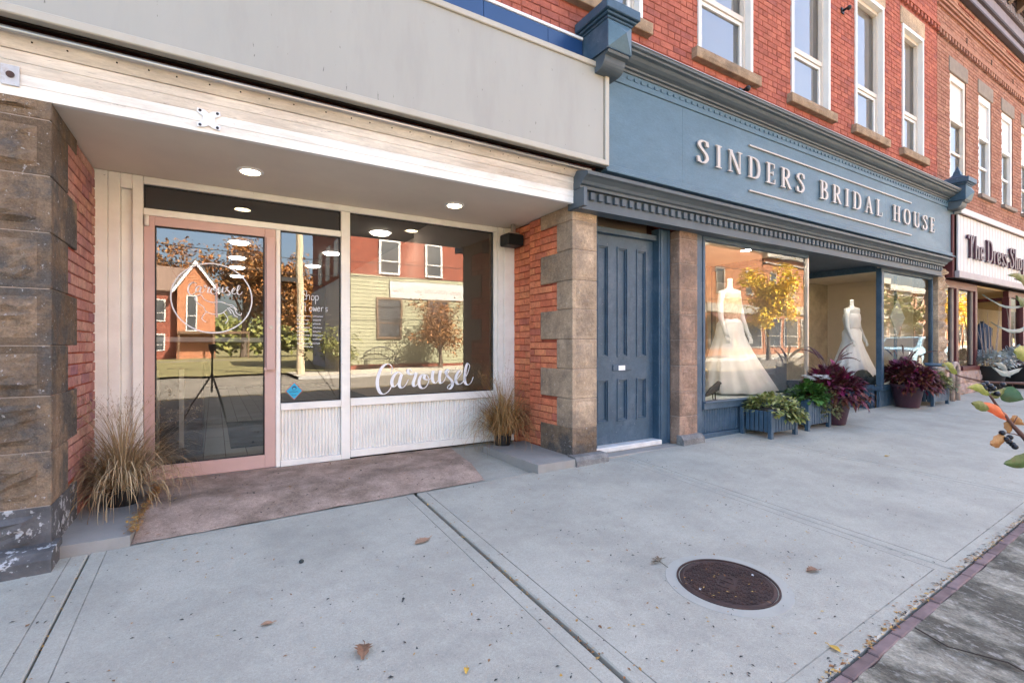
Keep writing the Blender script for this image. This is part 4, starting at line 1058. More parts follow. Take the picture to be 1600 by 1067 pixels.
# ---- inside the bridal windows
m_cloth = mat("ivory tulle", (.84, .86, .88), .85, .06, 5, .3, 14)
m_lace = mat("beige lace", (.66, .52, .36), .85, .25, 30, .4, 60)
m_skin = mat("matt mannequin", (.74, .78, .80), .55, .03, 5, 0)
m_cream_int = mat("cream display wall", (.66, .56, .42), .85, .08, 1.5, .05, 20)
m_plat = mat("pale blue display floor", (.62, .70, .74), .7, .12, 4, .1, 30)
bi = thing("display_interior", "cream walled display space behind the bridal shop windows", "interior", (8, 4.5, 0))
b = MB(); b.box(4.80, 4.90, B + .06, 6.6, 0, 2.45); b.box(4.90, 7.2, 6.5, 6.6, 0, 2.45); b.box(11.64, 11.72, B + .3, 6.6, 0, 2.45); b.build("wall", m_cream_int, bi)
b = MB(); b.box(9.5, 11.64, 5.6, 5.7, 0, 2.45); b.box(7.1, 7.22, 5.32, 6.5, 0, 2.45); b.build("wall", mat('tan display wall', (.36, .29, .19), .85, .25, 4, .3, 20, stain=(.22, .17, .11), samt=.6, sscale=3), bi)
b = MB(); b.box(4.9, 7.19, B + .095, 6.5, .33, .40); b.box(9.56, 11.63, B + .095, 5.6, .33, .40); b.build("platform", m_plat, bi)
b = MB(); b.box(4.9, 7.19, B + .095, 6.5, 2.44, 2.45); b.box(9.56, 11.63, B + .095, 5.6, 2.44, 2.45); b.build("ceiling", m_cream_int, bi)

def mannequin(x, y, z, h, lbl, dress_r=.55, train=.0, head=False, top=None, arms=True):
    t = thing("mannequin", lbl, "mannequin", (x, y, z))
    s = h / 1.5
    b = MB()
    rr = [(.10, .80), (.115, .90), (.135, 1.0), (.165, 1.10), (.17, 1.18), (.165, 1.26), (.18, 1.33), (.17, 1.385), (.06, 1.415), (.045, 1.45), (.042, 1.52), (.045, 1.545), (.02, 1.555)]
    b.lathe([(r * s, z + zz * s) for r, zz in rr], x, y, 20, sy=.68)
    if arms:
        for sd in (-1, 1):
            b.tube([(x + sd * .165 * s, y, z + 1.365 * s), (x + sd * .205 * s, y, z + 1.22 * s), (x + sd * .235 * s, y - .03 * s, z + 1.02 * s), (x + sd * .25 * s, y - .10 * s, z + .82 * s), (x + sd * .25 * s, y - .13 * s, z + .76 * s)], [.048 * s, .042 * s, .036 * s, .026 * s, .03 * s], 9)
            for k in range(4): b.tube([(x + sd * .25 * s + (k - 1.5) * .017 * s, y - .13 * s, z + .765 * s), (x + sd * .252 * s + (k - 1.5) * .021 * s, y - .15 * s, z + .71 * s), (x + sd * .25 * s + (k - 1.5) * .022 * s, y - .15 * s, z + .665 * s)], [.010 * s, .009 * s, .006 * s], 6)
            b.tube([(x + sd * .225 * s, y - .13 * s, z + .775 * s), (x + sd * .205 * s, y - .15 * s, z + .735 * s)], [.010 * s, .007 * s], 6)
    b.build("torso", m_skin, t, smooth=True)
    b = MB()
    fold = lambda a, zz: 1 + (.07 * math.sin(a * 9 + 1) + .05 * math.sin(a * 17)) * max(0, min(1, (z + .95 * s - zz) / (.9 * s)))
    prof = [(dress_r, z + .01), (dress_r * .93, z + .12 * s), (dress_r * .74, z + .36 * s), (dress_r * .55, z + .58 * s), (dress_r * .40, z + .78 * s), (.20 * s, z + .93 * s), (.150 * s, z + 1.0 * s)]
    b.lathe(prof, x, y, 64, jit=fold, sy=.75)
    if train:
        for v in range(len(b.v)):
            vx, vy, vz = b.v[v]; k = max(0, 1 - (vz - z) / (.9 * s)); b.v[v] = (vx + train * k * k, vy, vz)
    b.build("skirt", m_cloth, t, smooth=True)
    b = MB(); b.lathe([(.155 * s, z + .99 * s), (.178 * s, z + 1.10 * s), (.185 * s, z + 1.18 * s), (.182 * s, z + 1.27 * s), (.150 * s, z + 1.30 * s)], x, y, 32, sy=.72, jit=lambda a, zz: 1 + .04 * math.sin(a * 6 + zz * 40))
    b.build("bodice", top or m_cloth, t, smooth=True)
    return t
mannequin(6.42, 4.42, .42, 1.60, "headless mannequin in a full white bridal gown with beige lace top in the first window", .60, .22, top=m_lace)
mannequin(5.22, 4.40, .42, 1.42, "mannequin in a white lace dress close to the left edge of the first bridal window", .32, 0, top=m_cloth)
mannequin(10.35, 4.55, .42, 1.50, "mannequin in white halter gown beyond the bridal shop entrance", .5, .1, top=m_cloth)
m_spot = mat("lit display lamp", (1.0, .86, .66), .5, 0, 5, 0, emit=14.0)
for (x, y, lb) in ((5.45, 4.25, "added lamp brightening the left of the first bridal window"), (6.35, 4.12, "small lit lamp in the ceiling over the white gown in the first bridal window"), (10.0, 4.5, "added lamp brightening the far bridal window")):  # only the gown lamp is real; the other two are added to brighten
    t = thing("display_lamp", lb, "lamp", (x, y, 2.44), group="ceiling lamps of the bridal windows")
    b = MB(); b.lathe([(.085, 2.4395), (.085, 2.43), (.066, 2.428), (.064, 2.4394)], x, y, 18); b.build("ring", m_plastic, t)
    b = MB(); b.lathe([(.062, 2.4394), (.060, 2.434)], x, y, 18); b.build("lens", m_spot, t)
# crow ornament
t = thing("crow_figure", "black crow ornament standing on the display floor behind the bridal window", "ornament", (5.55, 4.0, .42))
cx, cy, cz = 5.50, 4.02, .40
b = MB()
b.tube([(cx - .17, cy, cz + .055), (cx - .10, cy, cz + .085), (cx - .03, cy, cz + .12), (cx + .05, cy, cz + .155), (cx + .085, cy, cz + .195), (cx + .11, cy, cz + .215), (cx + .135, cy, cz + .212), (cx + .175, cy, cz + .203)], [.012, .03, .048, .05, .036, .030, .018, .003], 10)
for s_ in (-1, 1): b.tube([(cx + .01, cy + s_ * .018, cz + .10), (cx + .015, cy + s_ * .02, cz + .005), (cx + .05, cy + s_ * .022, cz + .004)], [.010, .006, .005], 6)
b.build("body", m_black, t, smooth=True)
t = thing("cake_stand", "pale gold pedestal dish behind the crow ornament in the bridal window", "dish", (5.78, 4.55, .4))
b = MB(); b.lathe([(.11, .40), (.10, .42), (.03, .46), (.022, .62), (.04, .70), (.20, .74), (.21, .76), (.19, .77)], 5.85, 4.62, 28); b.build("stand", mat("pale gold", (.6, .48, .26), .4, .05, 5, 0, metal=.3), t, smooth=True)
b = MB(); b.lathe([(.15, .77), (.16, .84), (.13, .90), (.09, .93), (.085, .96)], 5.85, 4.62, 24); b.build("cake", m_lace, t, smooth=True)
b = MB()
t = thing("stone_cat", "dark mossy stone sculpture of a curled sleeping animal on the sill by the shop entrance", "sculpture", (9.75, 4.2, .43))
m_dkstone = mat("mossy black stone", (.035, .042, .040), .8, .4, 18, .6, 60)
cx, cy, cz = 9.80, 4.14, .40
b = MB()
b.tube([(cx + .17, cy + .12, cz + .10), (cx + .10, cy + .06, cz + .145), (cx, cy, cz + .15), (cx - .10, cy - .07, cz + .13), (cx - .17, cy - .12, cz + .09)], [.05, .115, .13, .12, .06], 12)
b.ball((cx - .13, cy - .20, cz + .095), .09, 12, 8, sc=(1, 1, .85)); b.ball((cx - .155, cy - .19, cz + .175), .026, 8, 5); b.ball((cx - .095, cy - .235, cz + .17), .026, 8, 5)
b.tube([(cx + .16, cy + .05, cz + .05), (cx + .08, cy - .10, cz + .045), (cx - .05, cy - .19, cz + .04)], [.04, .04, .02], 8)
b.build("body", m_dkstone, t, smooth=True)
t = thing("display_sign", "pale grey diamond shaped board hanging in the far bridal window", "sign", (11.0, 4.3, 1.3))
b = MB(); b.prism([(10.55, 1.62), (10.85, 1.29), (11.15, 1.62), (10.85, 1.95)], 4.00, 4.02, 'y'); b.build("board", mat("grey board", (.42, .47, .49), .6, .05, 4, 0), t)
b = MB(); b.tube([(10.85, 4.04, .4), (10.85, 4.04, 2.4)], .03, 8); b.build("post", m_corn, t)
# ================================================================ BUFF BRICK BUILDING AND THE DRESS SHOP
tb = thing("brick_building", "buff pink brick building with stone lintels and a dark bracketed cornice at far right", "building", (18, W, 0))
TW = [(12.86, .43), (14.43, .40), (15.93, .40), (17.4, .40), (18.9, .40), (20.4, .40), (21.9, .40), (23.4, .40)]
TZ0, TZ1 = 4.36, 6.52
b = MB(); xs = [11.79] + [v for cx, hw in TW for v in (cx - hw, cx + hw)] + [27.0]
for i in range(len(xs) - 1):
    if i % 2: b.box(xs[i], xs[i + 1], W + .012, W + .32, 2.5, TZ0); b.box(xs[i], xs[i + 1], W + .012, W + .32, TZ1, 9.2)
    else: b.box(xs[i], xs[i + 1], W + .012, W + .32, 2.5, 9.2)
b.box(11.79, 27, W + .33, 16, 9.0, 9.2); b.box(26.7, 27, W + .33, 16, -.5, 9.0); b.box(11.79, 26.7, 15.7, 16, -.5, 9.0); b.box(11.79, 26.7, 4.2, 15.7, 4.15, 4.3)
b.build("wall", m_mortar_tan, tb)
hl = [(cx - hw - 11.795, cx + hw - 11.795, TZ0, TZ1) for cx, hw in TW] + [(cx - hw - .07 - 11.795, cx + hw + .07 - 11.795, TZ1, TZ1 + .30) for cx, hw in TW] + [(cx - hw - .06 - 11.795, cx + hw + .06 - 11.795, TZ0 - .09, TZ0) for cx, hw in TW]
brickwork(tb, (11.795, W, 0), 0, 8.5, 3.72, 7.05, m_brick_tan, hl, seed=41, cap=300)
brickwork(tb, (11.795, W, 0), 0, 8.5, 7.24, 8.1, m_brick_tan, seed=42, cap=0, restname="upper_brickwork")
b = MB(); x = 11.8
while x < 22: b.box(x, x + .075, W - .045, W + .02, 7.07, 7.155); x += .15
b.build("brick_dentils", m_brick_tan, tb, kind="stuff")
b = MB(); b.box(11.795, 22, W - .05, W + .02, 7.157, 7.235); b.build("string_course", m_brick_tan, tb)
b = MB()
for z in (7.62, 7.72, 7.80): b.box(11.795, 22, W - .03 - (z - 7.6) * .1, W + .01, z, z + .05)
b.build("string_course", m_brick_tan, tb)
x = 12.6
for k in range(6):
    part("recess_panel", tb, m_mortar, x + .25 + k * 1.5, x + 1.15 + k * 1.5, W - .012, W - .002, 7.99, 8.02)
    part("weep_slot", tb, m_dark, x + .7 + k * 1.5, x + .74 + k * 1.5, W - .008, W + .0, 7.36, 7.47)
m_corn2 = mat("grey lilac cornice paint", (.22, .20, .24), .6, .15, 6, .1, 40); m_corndk = mat("dark brown cornice", (.05, .032, .038), .6, .2, 6, .1, 40)
b = MB(); b.box(11.80, 24, W - .10, W, 8.12, 8.17); b.box(11.80, 24, W - .14, W, 8.30, 8.36); b.build("cornice_band", m_corndk, tb)
b = MB(); b.box(11.80, 24, W - .09, W, 8.17, 8.30); b.box(11.80, 24, W - .12, W, 8.36, 8.62); b.build("cornice_band", m_corn2, tb)
b = MB(); b.box(11.80, 24, W - .17, W, 8.62, 8.66); b.box(11.80, 24, W - .19, W, 8.86, 8.92); b.build("cornice_band", m_corndk, tb)
dm2 = MB(); dm2.box(0, .07, 0, .06, 0, .17, bev=.008); dm2 = dm2.mesh("dentil", m_corn2)
x = 11.85
while x < 19: inst("dentil", dm2, tb, (x, W - .18, 8.675)); x += .115
b = MB(); b.box(11.8, 24, W - .9, W, 9.05, 9.25); b.build("eave", m_corndk, tb)
m_darkbr = mat("brown eave bracket", (.10, .062, .045), .7, .2, 6, .1, 40)
for k in range(14):
    b = MB(); b.prism([(W - .85, 9.05), (W - .85, 8.98), (W - .5, 8.94), (W - .2, 8.75), (W - .2, 9.05)], 12.0 + k * .62, 12.16 + k * .62, 'x'); b.build("eave_bracket", m_darkbr, tb)
m_lint = mat("grey brown lintel", (.215, .175, .145), .9, .15, 6, .4, 60)
for i, (cx, hw) in enumerate(TW):
    x0, x1 = cx - hw, cx + hw
    part("lintel", tb, m_lint, x0 - .065, x1 + .065, W - .015, W + .1, TZ1 + .003, TZ1 + .295, bev=.006)
    part("sill", tb, m_lint, x0 - .055, x1 + .055, W - .07, W + .1, TZ0 - .085, TZ0 - .003, bev=.006)
    f = MB(); f.box(x0, x0 + .09, W + .02, W + .16, TZ0, TZ1); f.box(x1 - .09, x1, W + .02, W + .16, TZ0, TZ1); f.box(x0 + .09, x1 - .09, W + .02, W + .16, TZ1 - .14, TZ1); f.box(x0 + .09, x1 - .09, W + .02, W + .16, TZ0, TZ0 + .06)
    f.box(x0 + .09, x1 - .09, W + .03, W + .16, 5.60, 5.68); f.box(x0 + .09, x1 - .09, W + .06, W + .16, 4.98, 5.03)
    win = f.build("window", m_wintan if i == 0 else m_winwhite, tb)
    f = MB(); f.box(x0 + .085, x1 - .085, W + .06, W + .08, 5.67, TZ1 - .13); f.build("blank_panel", m_boardwhite, win)
    pane(win, x0 + .08, x1 - .08, W + .085, TZ0 + .05, 5.61, "pane", GLASS_UP)
    f = MB(); f.box(x0, x1, W + .17, W + .18, TZ0, 5.7); f.build("blind", m_blind, win)
x0, x1 = TW[1][0] - TW[1][1], TW[1][0] + TW[1][1]

ds = thing("dress_shopfront", "maroon framed dress shop front with sandstone base at far right", "shopfront", (15, 3.75, 0))
def dp(name, x0, x1, y0, y1, z0, z1, m=m_maroon, bev=.004, parent=None): return part(name, parent or ds, m, x0, x1, y0, y1, z0, z1, bev=bev)
dp("head_rail", 11.98, 13.86, 3.70, 3.80, 2.24, 2.39); dp("head_rail", 15.93, 26, 3.70, 3.80, 2.24, 2.39)
for xa, xb in ((12.66, 12.78), (13.72, 13.84), (15.93, 16.06), (17.0, 17.2), (19.0, 19.15), (21.0, 21.15)): dp("post", xa, xb, 3.69, 3.82, .15, 2.238)
for xa, xb in ((12.55, 12.655), (12.785, 12.84), (13.64, 13.715)): dp("inner_frame", xa, xb, 3.73, 3.80, .70, 2.235, m_winwhite if False else m_lint)
for xa, xb, zb in ((11.98, 12.66, .68), (12.78, 13.72, .68), (16.06, 17.0, .68), (17.2, 19.0, .68), (19.15, 21, .68), (21.15, 26, .68)):
    pane(ds, xa, xb, 3.76, zb, 2.24); dp("sill", xa, xb, 3.62, 3.82, .60, .68)
b = MB(); b.quad((13.79, 3.82, .68), (13.79, 5.4, .68), (13.79, 5.4, 2.24), (13.79, 3.82, 2.24)); b.build("glass_pane", GLASS, ds)
b = MB(); b.quad((15.99, 3.82, .4), (15.99, 5.4, .4), (15.99, 5.4, 2.24), (15.99, 3.82, 2.24)); b.build("glass_pane", GLASS, ds)
dp("return_rail", 15.95, 16.03, 3.83, 5.4, 2.16, 2.238)
z = .10; k = 0
for row in range(2):
    x = 11.98 + (.0 if row else -.2)
    while x < 14.0:
        w_ = .38 + .14 * ((k * 7) % 5) / 4; xa, xb = max(x, 11.98), min(x + w_, 13.95)
        if xb - xa > .08: stone(ds, xa + .004, xb - .004, 3.64, 3.82, z + .004, z + .245, mat("pink sandstone", (.36, .26, .22), .9, .25, 5, .6, 40, rnd=.2), rough=.03, margin=.015, seed=k + 200, nx=5, nz=4)
        x += w_; k += 1
    z += .25
for k in range(6): stone(ds, 16.0 + k * .55, 16.54 + k * .55, 3.66, 3.82, .1, .59, MATS["pink sandstone"], rough=.03, margin=.02, seed=k + 260)
dp("base_backing", 11.98, 13.95, 3.66, 3.80, 0, .59, m_lime, 0)
b = MB(); b.box(13.84, 15.93, 3.8, 5.4, .05, .12); b.build("entry_floor", m_flag, ds)
m_ochre = mat("ochre entry wall", (.66, .46, .24), .8, .1, 2, .05, 30)
b = MB(); b.box(13.8, 16.6, 5.4, 5.5, .1, 2.39); b.build("entry_wall", m_ochre, ds)
b = MB(); b.box(11.98, 26, 3.83, 6.5, 2.385, 2.42); b.build("entry_ceiling", m_ochre, ds)
b = MB(); b.box(11.98, 13.78, 6.0, 6.1, .1, 2.38); b.box(16.6, 26, 6.0, 6.1, .1, 2.38); b.box(11.98, 13.78, 3.83, 6.0, .1, .6); b.build("shop_wall", m_cream_int, ds)
sg2 = thing("dress_shop_sign", "white beadboard sign with dark plum raised letters above the dress shop", "sign", (16, 3.5, 3))
x = 12.10; k = 0
while x < 22: part("bead_board", sg2, m_boardwhite, x, x + .088, 3.50 - .004 * (k % 2), 3.53, 2.53, 3.60, bev=.004); x += .09; k += 1
part("bottom_rail", sg2, mat("grey bottom rail", (.36, .32, .32), .6, .1, 5, .1, 40), 12.08, 22, 3.475, 3.55, 2.40, 2.528, bev=.006)
part("frieze", sg2, m_boardwhite, 12.14, 22, 3.46, 3.70, 3.62, 3.74, bev=.008); part("frieze_moulding", sg2, mat("brown trim", (.20, .145, .115), .7, .1, 5, .1, 40), 12.14, 22, 3.45, 3.71, 3.601, 3.618)
part("end_post", sg2, m_maroon, 11.99, 12.075, 3.55, 3.70, 2.40, 3.60, bev=.004)
part("back_board", sg2, m_dark, 12.08, 22, 3.551, 3.70, 2.42, 3.60)
TT = "The Dress Shop"; x = 12.46; H2 = .445
for ch in TT:
    if ch == ' ': x += .12; continue
    gl_w = GLY[ch][0] * H2 * 1.28
    b = glyph(ch, lambda u, v, d, x=x: (x + u * H2 * 1.28, 3.482 - d, 2.815 + v * H2), .035, 1.0, .05, .125)
    b.build("letter", m_plum, sg2); x += gl_w + .030
t = thing("pipe_rail", "weathered inverted U shaped pipe rail standing between the two shops", "rail", (11.67, 3.41, 0))
m_pipe = mat("peeling pipe paint", (.33, .25, .21), .7, .3, 12, .3, 60, stain=(.10, .06, .05), samt=.6, sscale=9)
b = MB(); b.tube([(11.46, 3.40, -.05), (11.46, 3.40, .66), (11.48, 3.40, .73), (11.55, 3.40, .77), (11.62, 3.40, .77), (11.69, 3.40, .73), (11.71, 3.40, .66), (11.71, 3.40, -.05)], .042, 10); b.build("pipe", m_pipe, t, smooth=True)
b = MB(); b.tube([(11.46, 3.42, .73), (11.28, 3.60, .75), (11.12, 3.69, .76)], .03, 8); b.build("arm", m_blue, t, smooth=True)

# figure with a navy jacket in the entry, pots with silver foliage
t = thing("mannequin", "dark mannequin wearing a navy blue jacket inside the dress shop entry", "mannequin", (15.38, 4.02, .1))
x, y, z = 15.38, 4.02, .12
b = MB(); b.lathe([(.14, z + .02), (.02, z + .05), (.02, z + .75), (.16, z + .8), (.14, z + 1.0), (.18, z + 1.25), (.19, z + 1.4), (.06, z + 1.47), (.05, z + 1.55)], x, y, 18, sy=.7); b.build("stand", m_black, t, smooth=True)
m_jack = mat("navy wool", (.022, .038, .066), .85, .15, 8, .3, 50)
b = MB(); b.lathe([(.26, z + .70), (.24, z + .85), (.19, z + 1.02), (.22, z + 1.25), (.225, z + 1.38), (.10, z + 1.47), (.07, z + 1.50)], x, y, 26, sy=.75, jit=lambda a, zz: 1 + .05 * math.sin(a * 7))
for sd in (-1, 1): b.tube([(x + sd * .2, y, z + 1.38), (x + sd * .27, y, z + 1.15), (x + sd * .29, y - .06, z + .9), (x + sd * .25, y - .12, z + .74)], [.075, .07, .06, .05], 10)
b.build("jacket", m_jack, t, smooth=True)
# ================================================================ PLANTS AND SMALL THINGS ON THE PAVEMENT
def leafmat(name, cols, rough=.55, var=.15):
    m = mat(name, (1, 1, 1), rough, var, 14, .1, 60, ramp=cols, spec=.35)
    return m
def leaf(b, p, d, up, L, Wd, bend=.2, mi=0, fold=.15, n=3):
    """pointed folded blade from p along d"""
    d = Vector(d).normalized(); up = Vector(up); s = d.cross(up)
    s = s.normalized() if s.length > 1e-5 else d.orthogonal().normalized(); nrm = s.cross(d).normalized()
    vs_ = [tuple(p)]; fs = []
    p = Vector(p)
    for k in range(1, n + 1):
        t = k / (n + 1); w = Wd * math.sin(math.pi * min(1, t ** .8)) * .5
        c = p + d * (L * t) - nrm * (bend * L * t * t)
        vs_ += [tuple(c + s * w + nrm * (fold * w)), tuple(c), tuple(c - s * w + nrm * (fold * w))]
    vs_.append(tuple(p + d * L - nrm * (bend * L)))
    fs += [(0, 1, 2), (0, 2, 3)]
    for k in range(n - 1):
        a = 1 + 3 * k
        fs += [(a, a + 3, a + 4, a + 1), (a + 1, a + 4, a + 5, a + 2)]
    a = 1 + 3 * (n - 1); e = len(vs_) - 1
    fs += [(a, e, a + 1), (a + 1, e, a + 2)]
    b.add(vs_, fs, mi)
def blade(b, p, az, L, lean, droop, w, n=6, r=None):
    """arching grass blade"""
    pts = []; x, y, z = p; a = lean
    st = L / n
    sx, sy = -math.sin(az), math.cos(az)
    kink = R.uniform(-.22, .22)
    for k in range(n + 1):
        az += kink * R.uniform(-.4, 1.0); pts.append((x, y, z)); x += math.cos(az) * math.sin(a) * st; y += math.sin(az) * math.sin(a) * st; z += math.cos(a) * st; a += droop * 2 * (k + 1) / (n * (n + 1)) * 1.25
    vs_ = []
    for k, q in enumerate(pts):
        ww = w * (1 - (k / n) ** 1.5) + .0004
        vs_ += [(q[0] - sx * ww, q[1] - sy * ww, q[2]), (q[0] + sx * ww, q[1] + sy * ww, q[2])]
    b.add(vs_, [(2 * k, 2 * k + 1, 2 * k + 3, 2 * k + 2) for k in range(n)])
    return pts
m_straw = mat("dry straw blade", (1, 1, 1), .8, .1, 10, 0, ramp=[(.40, .28, .15), (.29, .19, .10), (.54, .42, .26), (.19, .12, .065), (.46, .34, .19)], spec=.2)
m_straw2 = mat("tawny straw blade", (1, 1, 1), .8, .1, 10, 0, ramp=[(.40, .23, .085), (.30, .155, .055), (.48, .31, .14), (.22, .11, .045), (.44, .27, .11)], spec=.2)
m_soil = mat("dark potting soil", (.03, .022, .016), .95, .3, 30, .8, 90)
def grass_pot(x, y, z, h, spread, n, m, lbl, seed, pr=.12, plumes=24):
    t = thing("dry_grass_pot", lbl, "potted plant", (x, y, z))
    b = MB(); b.lathe([(pr * .85, z), (pr, z + .11), (pr * 1.06, z + .115), (pr * 1.06, z + .135), (pr * .9, z + .135), (pr * .88, z + .11)], x, y, 24); b.build("pot", m_black, t)
    b = MB(); r = random.Random(seed)
    for k in range(n):
        az = r.uniform(0, 6.283); q = r.random() ** .7
        rr = pr * .85 * q
        blade(b, (x + rr * math.cos(az), y + rr * math.sin(az), z + .10), az + r.uniform(-.5, .5), h * r.uniform(.35, 1.05), .04 + spread * q * r.uniform(.2, 1), r.uniform(.2, 2.6) * spread, r.uniform(.0018, .0042), 8)
    b.build("foliage", m, t)
    b = MB()
    for k in range(plumes):
        az = r.uniform(0, 6.283)
        pts = blade(b, (x, y, z + .18), az, h * r.uniform(.95, 1.2), .12 + .35 * r.random(), r.uniform(.5, 1.5), .0011, 8)
        for q in range(6, 9):
            p = Vector(pts[q])
            for s_ in range(5):
                leaf(b, p, (r.uniform(-1, 1), r.uniform(-1, 1), r.uniform(-.4, 1)), (0, 0, 1), .035, .003, .2, n=1)
    b.build("seed_heads", m, t)
grass_pot(-.56, 4.42, -.03, .66, 1.4, 1100, m_straw, "dry straw coloured grass in a black pot by the sooty left pier", 5, .10, 90)
grass_pot(2.66, 4.55, .030, .74, 1.25, 1000, m_straw2, "dry tawny grass clump in a black pot below the loudspeaker and orange brick", 6, .095, 70)

m_pot = mat("plum glazed pot", (.060, .026, .040), .38, .12, 7, .05, 40, spec=.5)
m_coleus = leafmat("magenta and plum leaves", [(.20, .012, .075), (.10, .010, .032), (.055, .008, .020), (.27, .020, .105), (.075, .022, .022), (.13, .014, .050), (.09, .045, .02)])
m_coleus2 = leafmat("bronze and wine leaves", [(.075, .010, .022), (.13, .038, .018), (.045, .008, .016), (.10, .012, .035), (.15, .060, .022), (.06, .03, .012)])
m_varieg = leafmat("yellow green variegated leaves", [(.30, .30, .085), (.16, .20, .045), (.42, .40, .17), (.085, .13, .03), (.24, .25, .07)])
m_green = leafmat("fresh green leaves", [(.045, .12, .020), (.07, .17, .03), (.03, .085, .016), (.055, .14, .022)])
m_greygr = leafmat("grey green trailing leaves", [(.14, .15, .055), (.10, .11, .045), (.18, .17, .075), (.075, .085, .035)])
m_petal = mat("white petals", (.80, .80, .80), .6, .04, 30, 0)
m_plume = mat("dark fountain grass plume", (1, 1, 1), .8, .1, 20, 0, ramp=[(.085, .04, .045), (.13, .075, .065), (.06, .025, .035), (.16, .11, .09)])
m_silver = leafmat("silver felted leaves", [(.46, .50, .48), (.36, .40, .39), (.56, .59, .57), (.28, .32, .31)], .8)
def bush(parent, name, m, c, rad, n, L, Wd, r, droop=.3, shell=.55, zsc=1.0, clump=7):
    b = MB(); cl = [(r.uniform(0, 6.283), r.uniform(-.35, 1.0), r.uniform(.8, 1.1)) for _ in range(clump * 4)]
    for k in range(n):
        a, sz, rr = r.choice(cl); a += r.gauss(0, .25); sz = max(-.5, min(1, sz + r.gauss(0, .18)))
        q = (shell + (1 - shell) * r.random() ** .5) * rr
        cz = sz; cr = math.sqrt(max(0, 1 - min(1, cz * cz)))
        p = Vector((c[0] + rad * q * cr * math.cos(a), c[1] + rad * q * cr * math.sin(a), c[2] + rad * zsc * q * cz))
        out = Vector((cr * math.cos(a), cr * math.sin(a), cz * .8 + .25)) + Vector((r.gauss(0, .35), r.gauss(0, .35), r.gauss(0, .35)))
        leaf(b, p, out, (0, 0, 1), L * r.uniform(.6, 1.2), Wd * r.uniform(.7, 1.15), droop * r.uniform(.3, 1.6))
    return b.build(name, m, parent)
def plumes(parent, c, n, h, r, name="grass_plume"):
    for k in range(n):
        b = MB(); az = r.uniform(0, 6.283)
        pts = blade(b, (c[0] + r.uniform(-.08, .08), c[1] + r.uniform(-.08, .08), c[2]), az, h * r.uniform(.75, 1.15), r.uniform(.05, .35), r.uniform(.7, 2.0), .0025, 12)
        tip = pts[7:]
        b.tube(tip, [.006, .011, .012, .010, .006, .002][:len(tip)], 6)
        for q in tip:
            for s_ in range(6): leaf(b, q, (r.uniform(-1, 1), r.uniform(-1, 1), r.uniform(-1, 1)), (0, 0, 1), .03, .003, .2, n=1)
        b.build(name, m_plume, parent)
    b = MB()
    for k in range(46): blade(b, (c[0] + r.uniform(-.08, .08), c[1] + r.uniform(-.08, .08), c[2]), r.uniform(0, 6.283), h * r.uniform(.5, .95), r.uniform(.05, .6), r.uniform(.6, 1.9), .0035, 8)
    b.build("grass_blades", m_plume, parent)
def big_pot(x, y, lbl, seed, rad):
    z = G(x, y); r = random.Random(seed)
    t = thing("planted_pot", lbl, "potted plant", (x, y, z), group="plum pots of magenta foliage")
    b = MB(); b.lathe([(.15, z), (.16, z + .01), (.225, z + .34), (.24, z + .35), (.245, z + .39), (.225, z + .395), (.215, z + .34)], x, y, 36); b.build("pot", m_pot, t, smooth=True)
    b = MB(); b.lathe([(.214, z + .345), (.214, z + .35)], x, y, 24); b.build("soil", m_soil, t)
    bush(t, "magenta_foliage", m_coleus, (x + rad * .12, y, z + .50), rad * .80, 900, .12, .055, r, .5, .5, .75)
    bush(t, "bronze_foliage", m_coleus2, (x - rad * .1, y - .08, z + .40), rad * .85, 850, .11, .05, r, .6, .5, .68)
    plumes(t, (x - .04, y + .02, z + .5), 9, .66, r)
    return t
big_pot(7.27, 3.44, "plum pot of magenta and bronze leaves with grass plumes beside the taller blue planter box", 71, .42)
big_pot(9.90, 3.52, "plum pot of magenta leaves with grass plumes standing alone by the far bridal window", 72, .44)
def box_planter(x0, x1, y0, y1, h, lbl):
    z = G((x0 + x1) / 2, y0); t = thing("planter_box", lbl, "planter", ((x0 + x1) / 2, (y0 + y1) / 2, z), group="blue slatted planter boxes")
    for xx in (x0, x1 - .05):
        for yy in (y0, y1 - .05): part("leg", t, m_blue, xx, xx + .05, yy, yy + .05, z - .01, z + h, bev=.004)
    for yy in (y0 + .008, y1 - .03):
        x = x0 + .056
        while x < x1 - .09: part("slat", t, m_blue, x, x + .045, yy, yy + .022, z + .07, z + h - .02, bev=.004); x += .058
    for xx in (x0 + .008, x1 - .03):
        y = y0 + .056
        while y < y1 - .09: part("slat", t, m_blue, xx, xx + .022, y, y + .045, z + .07, z + h - .02, bev=.004); y += .058
    for yy in (y0 + .03, y1 - .052): part("rail", t, m_blue, x0 + .05, x1 - .05, yy, yy + .02, z + .09, z + .13); part("rail", t, m_blue, x0 + .05, x1 - .05, yy, yy + .02, z + h - .08, z + h - .04)
    part("liner", t, m_black, x0 + .055, x1 - .055, y0 + .055, y1 - .055, z + .1, z + h - .03)
    part("soil", t, m_soil, x0 + .06, x1 - .06, y0 + .06, y1 - .06, z + h - .029, z + h - .015)
    return t, z
r_ = random.Random(99)
def flowers(parent, c, n, r, spread=.12):
    for k in range(n):
        b = MB(); p = Vector((c[0] + r.gauss(0, spread), c[1] + r.gauss(0, spread * .6), c[2] + r.uniform(-.02, .05)))
        for q in range(9):
            o = p + Vector((r.gauss(0, .022), r.gauss(0, .022), r.gauss(0, .012)))
            for s_ in range(5):
                a = s_ * 1.2566 + q; leaf(b, o, (math.cos(a), math.sin(a), .35), (0, 0, 1), .036, .030, .2, n=1)
        b.build("flower_head", m_petal, parent)
t, z = box_planter(5.60, 6.17, 3.31, 3.72, .34, "low blue planter box of yellow green trailing leaves under the first bridal window")
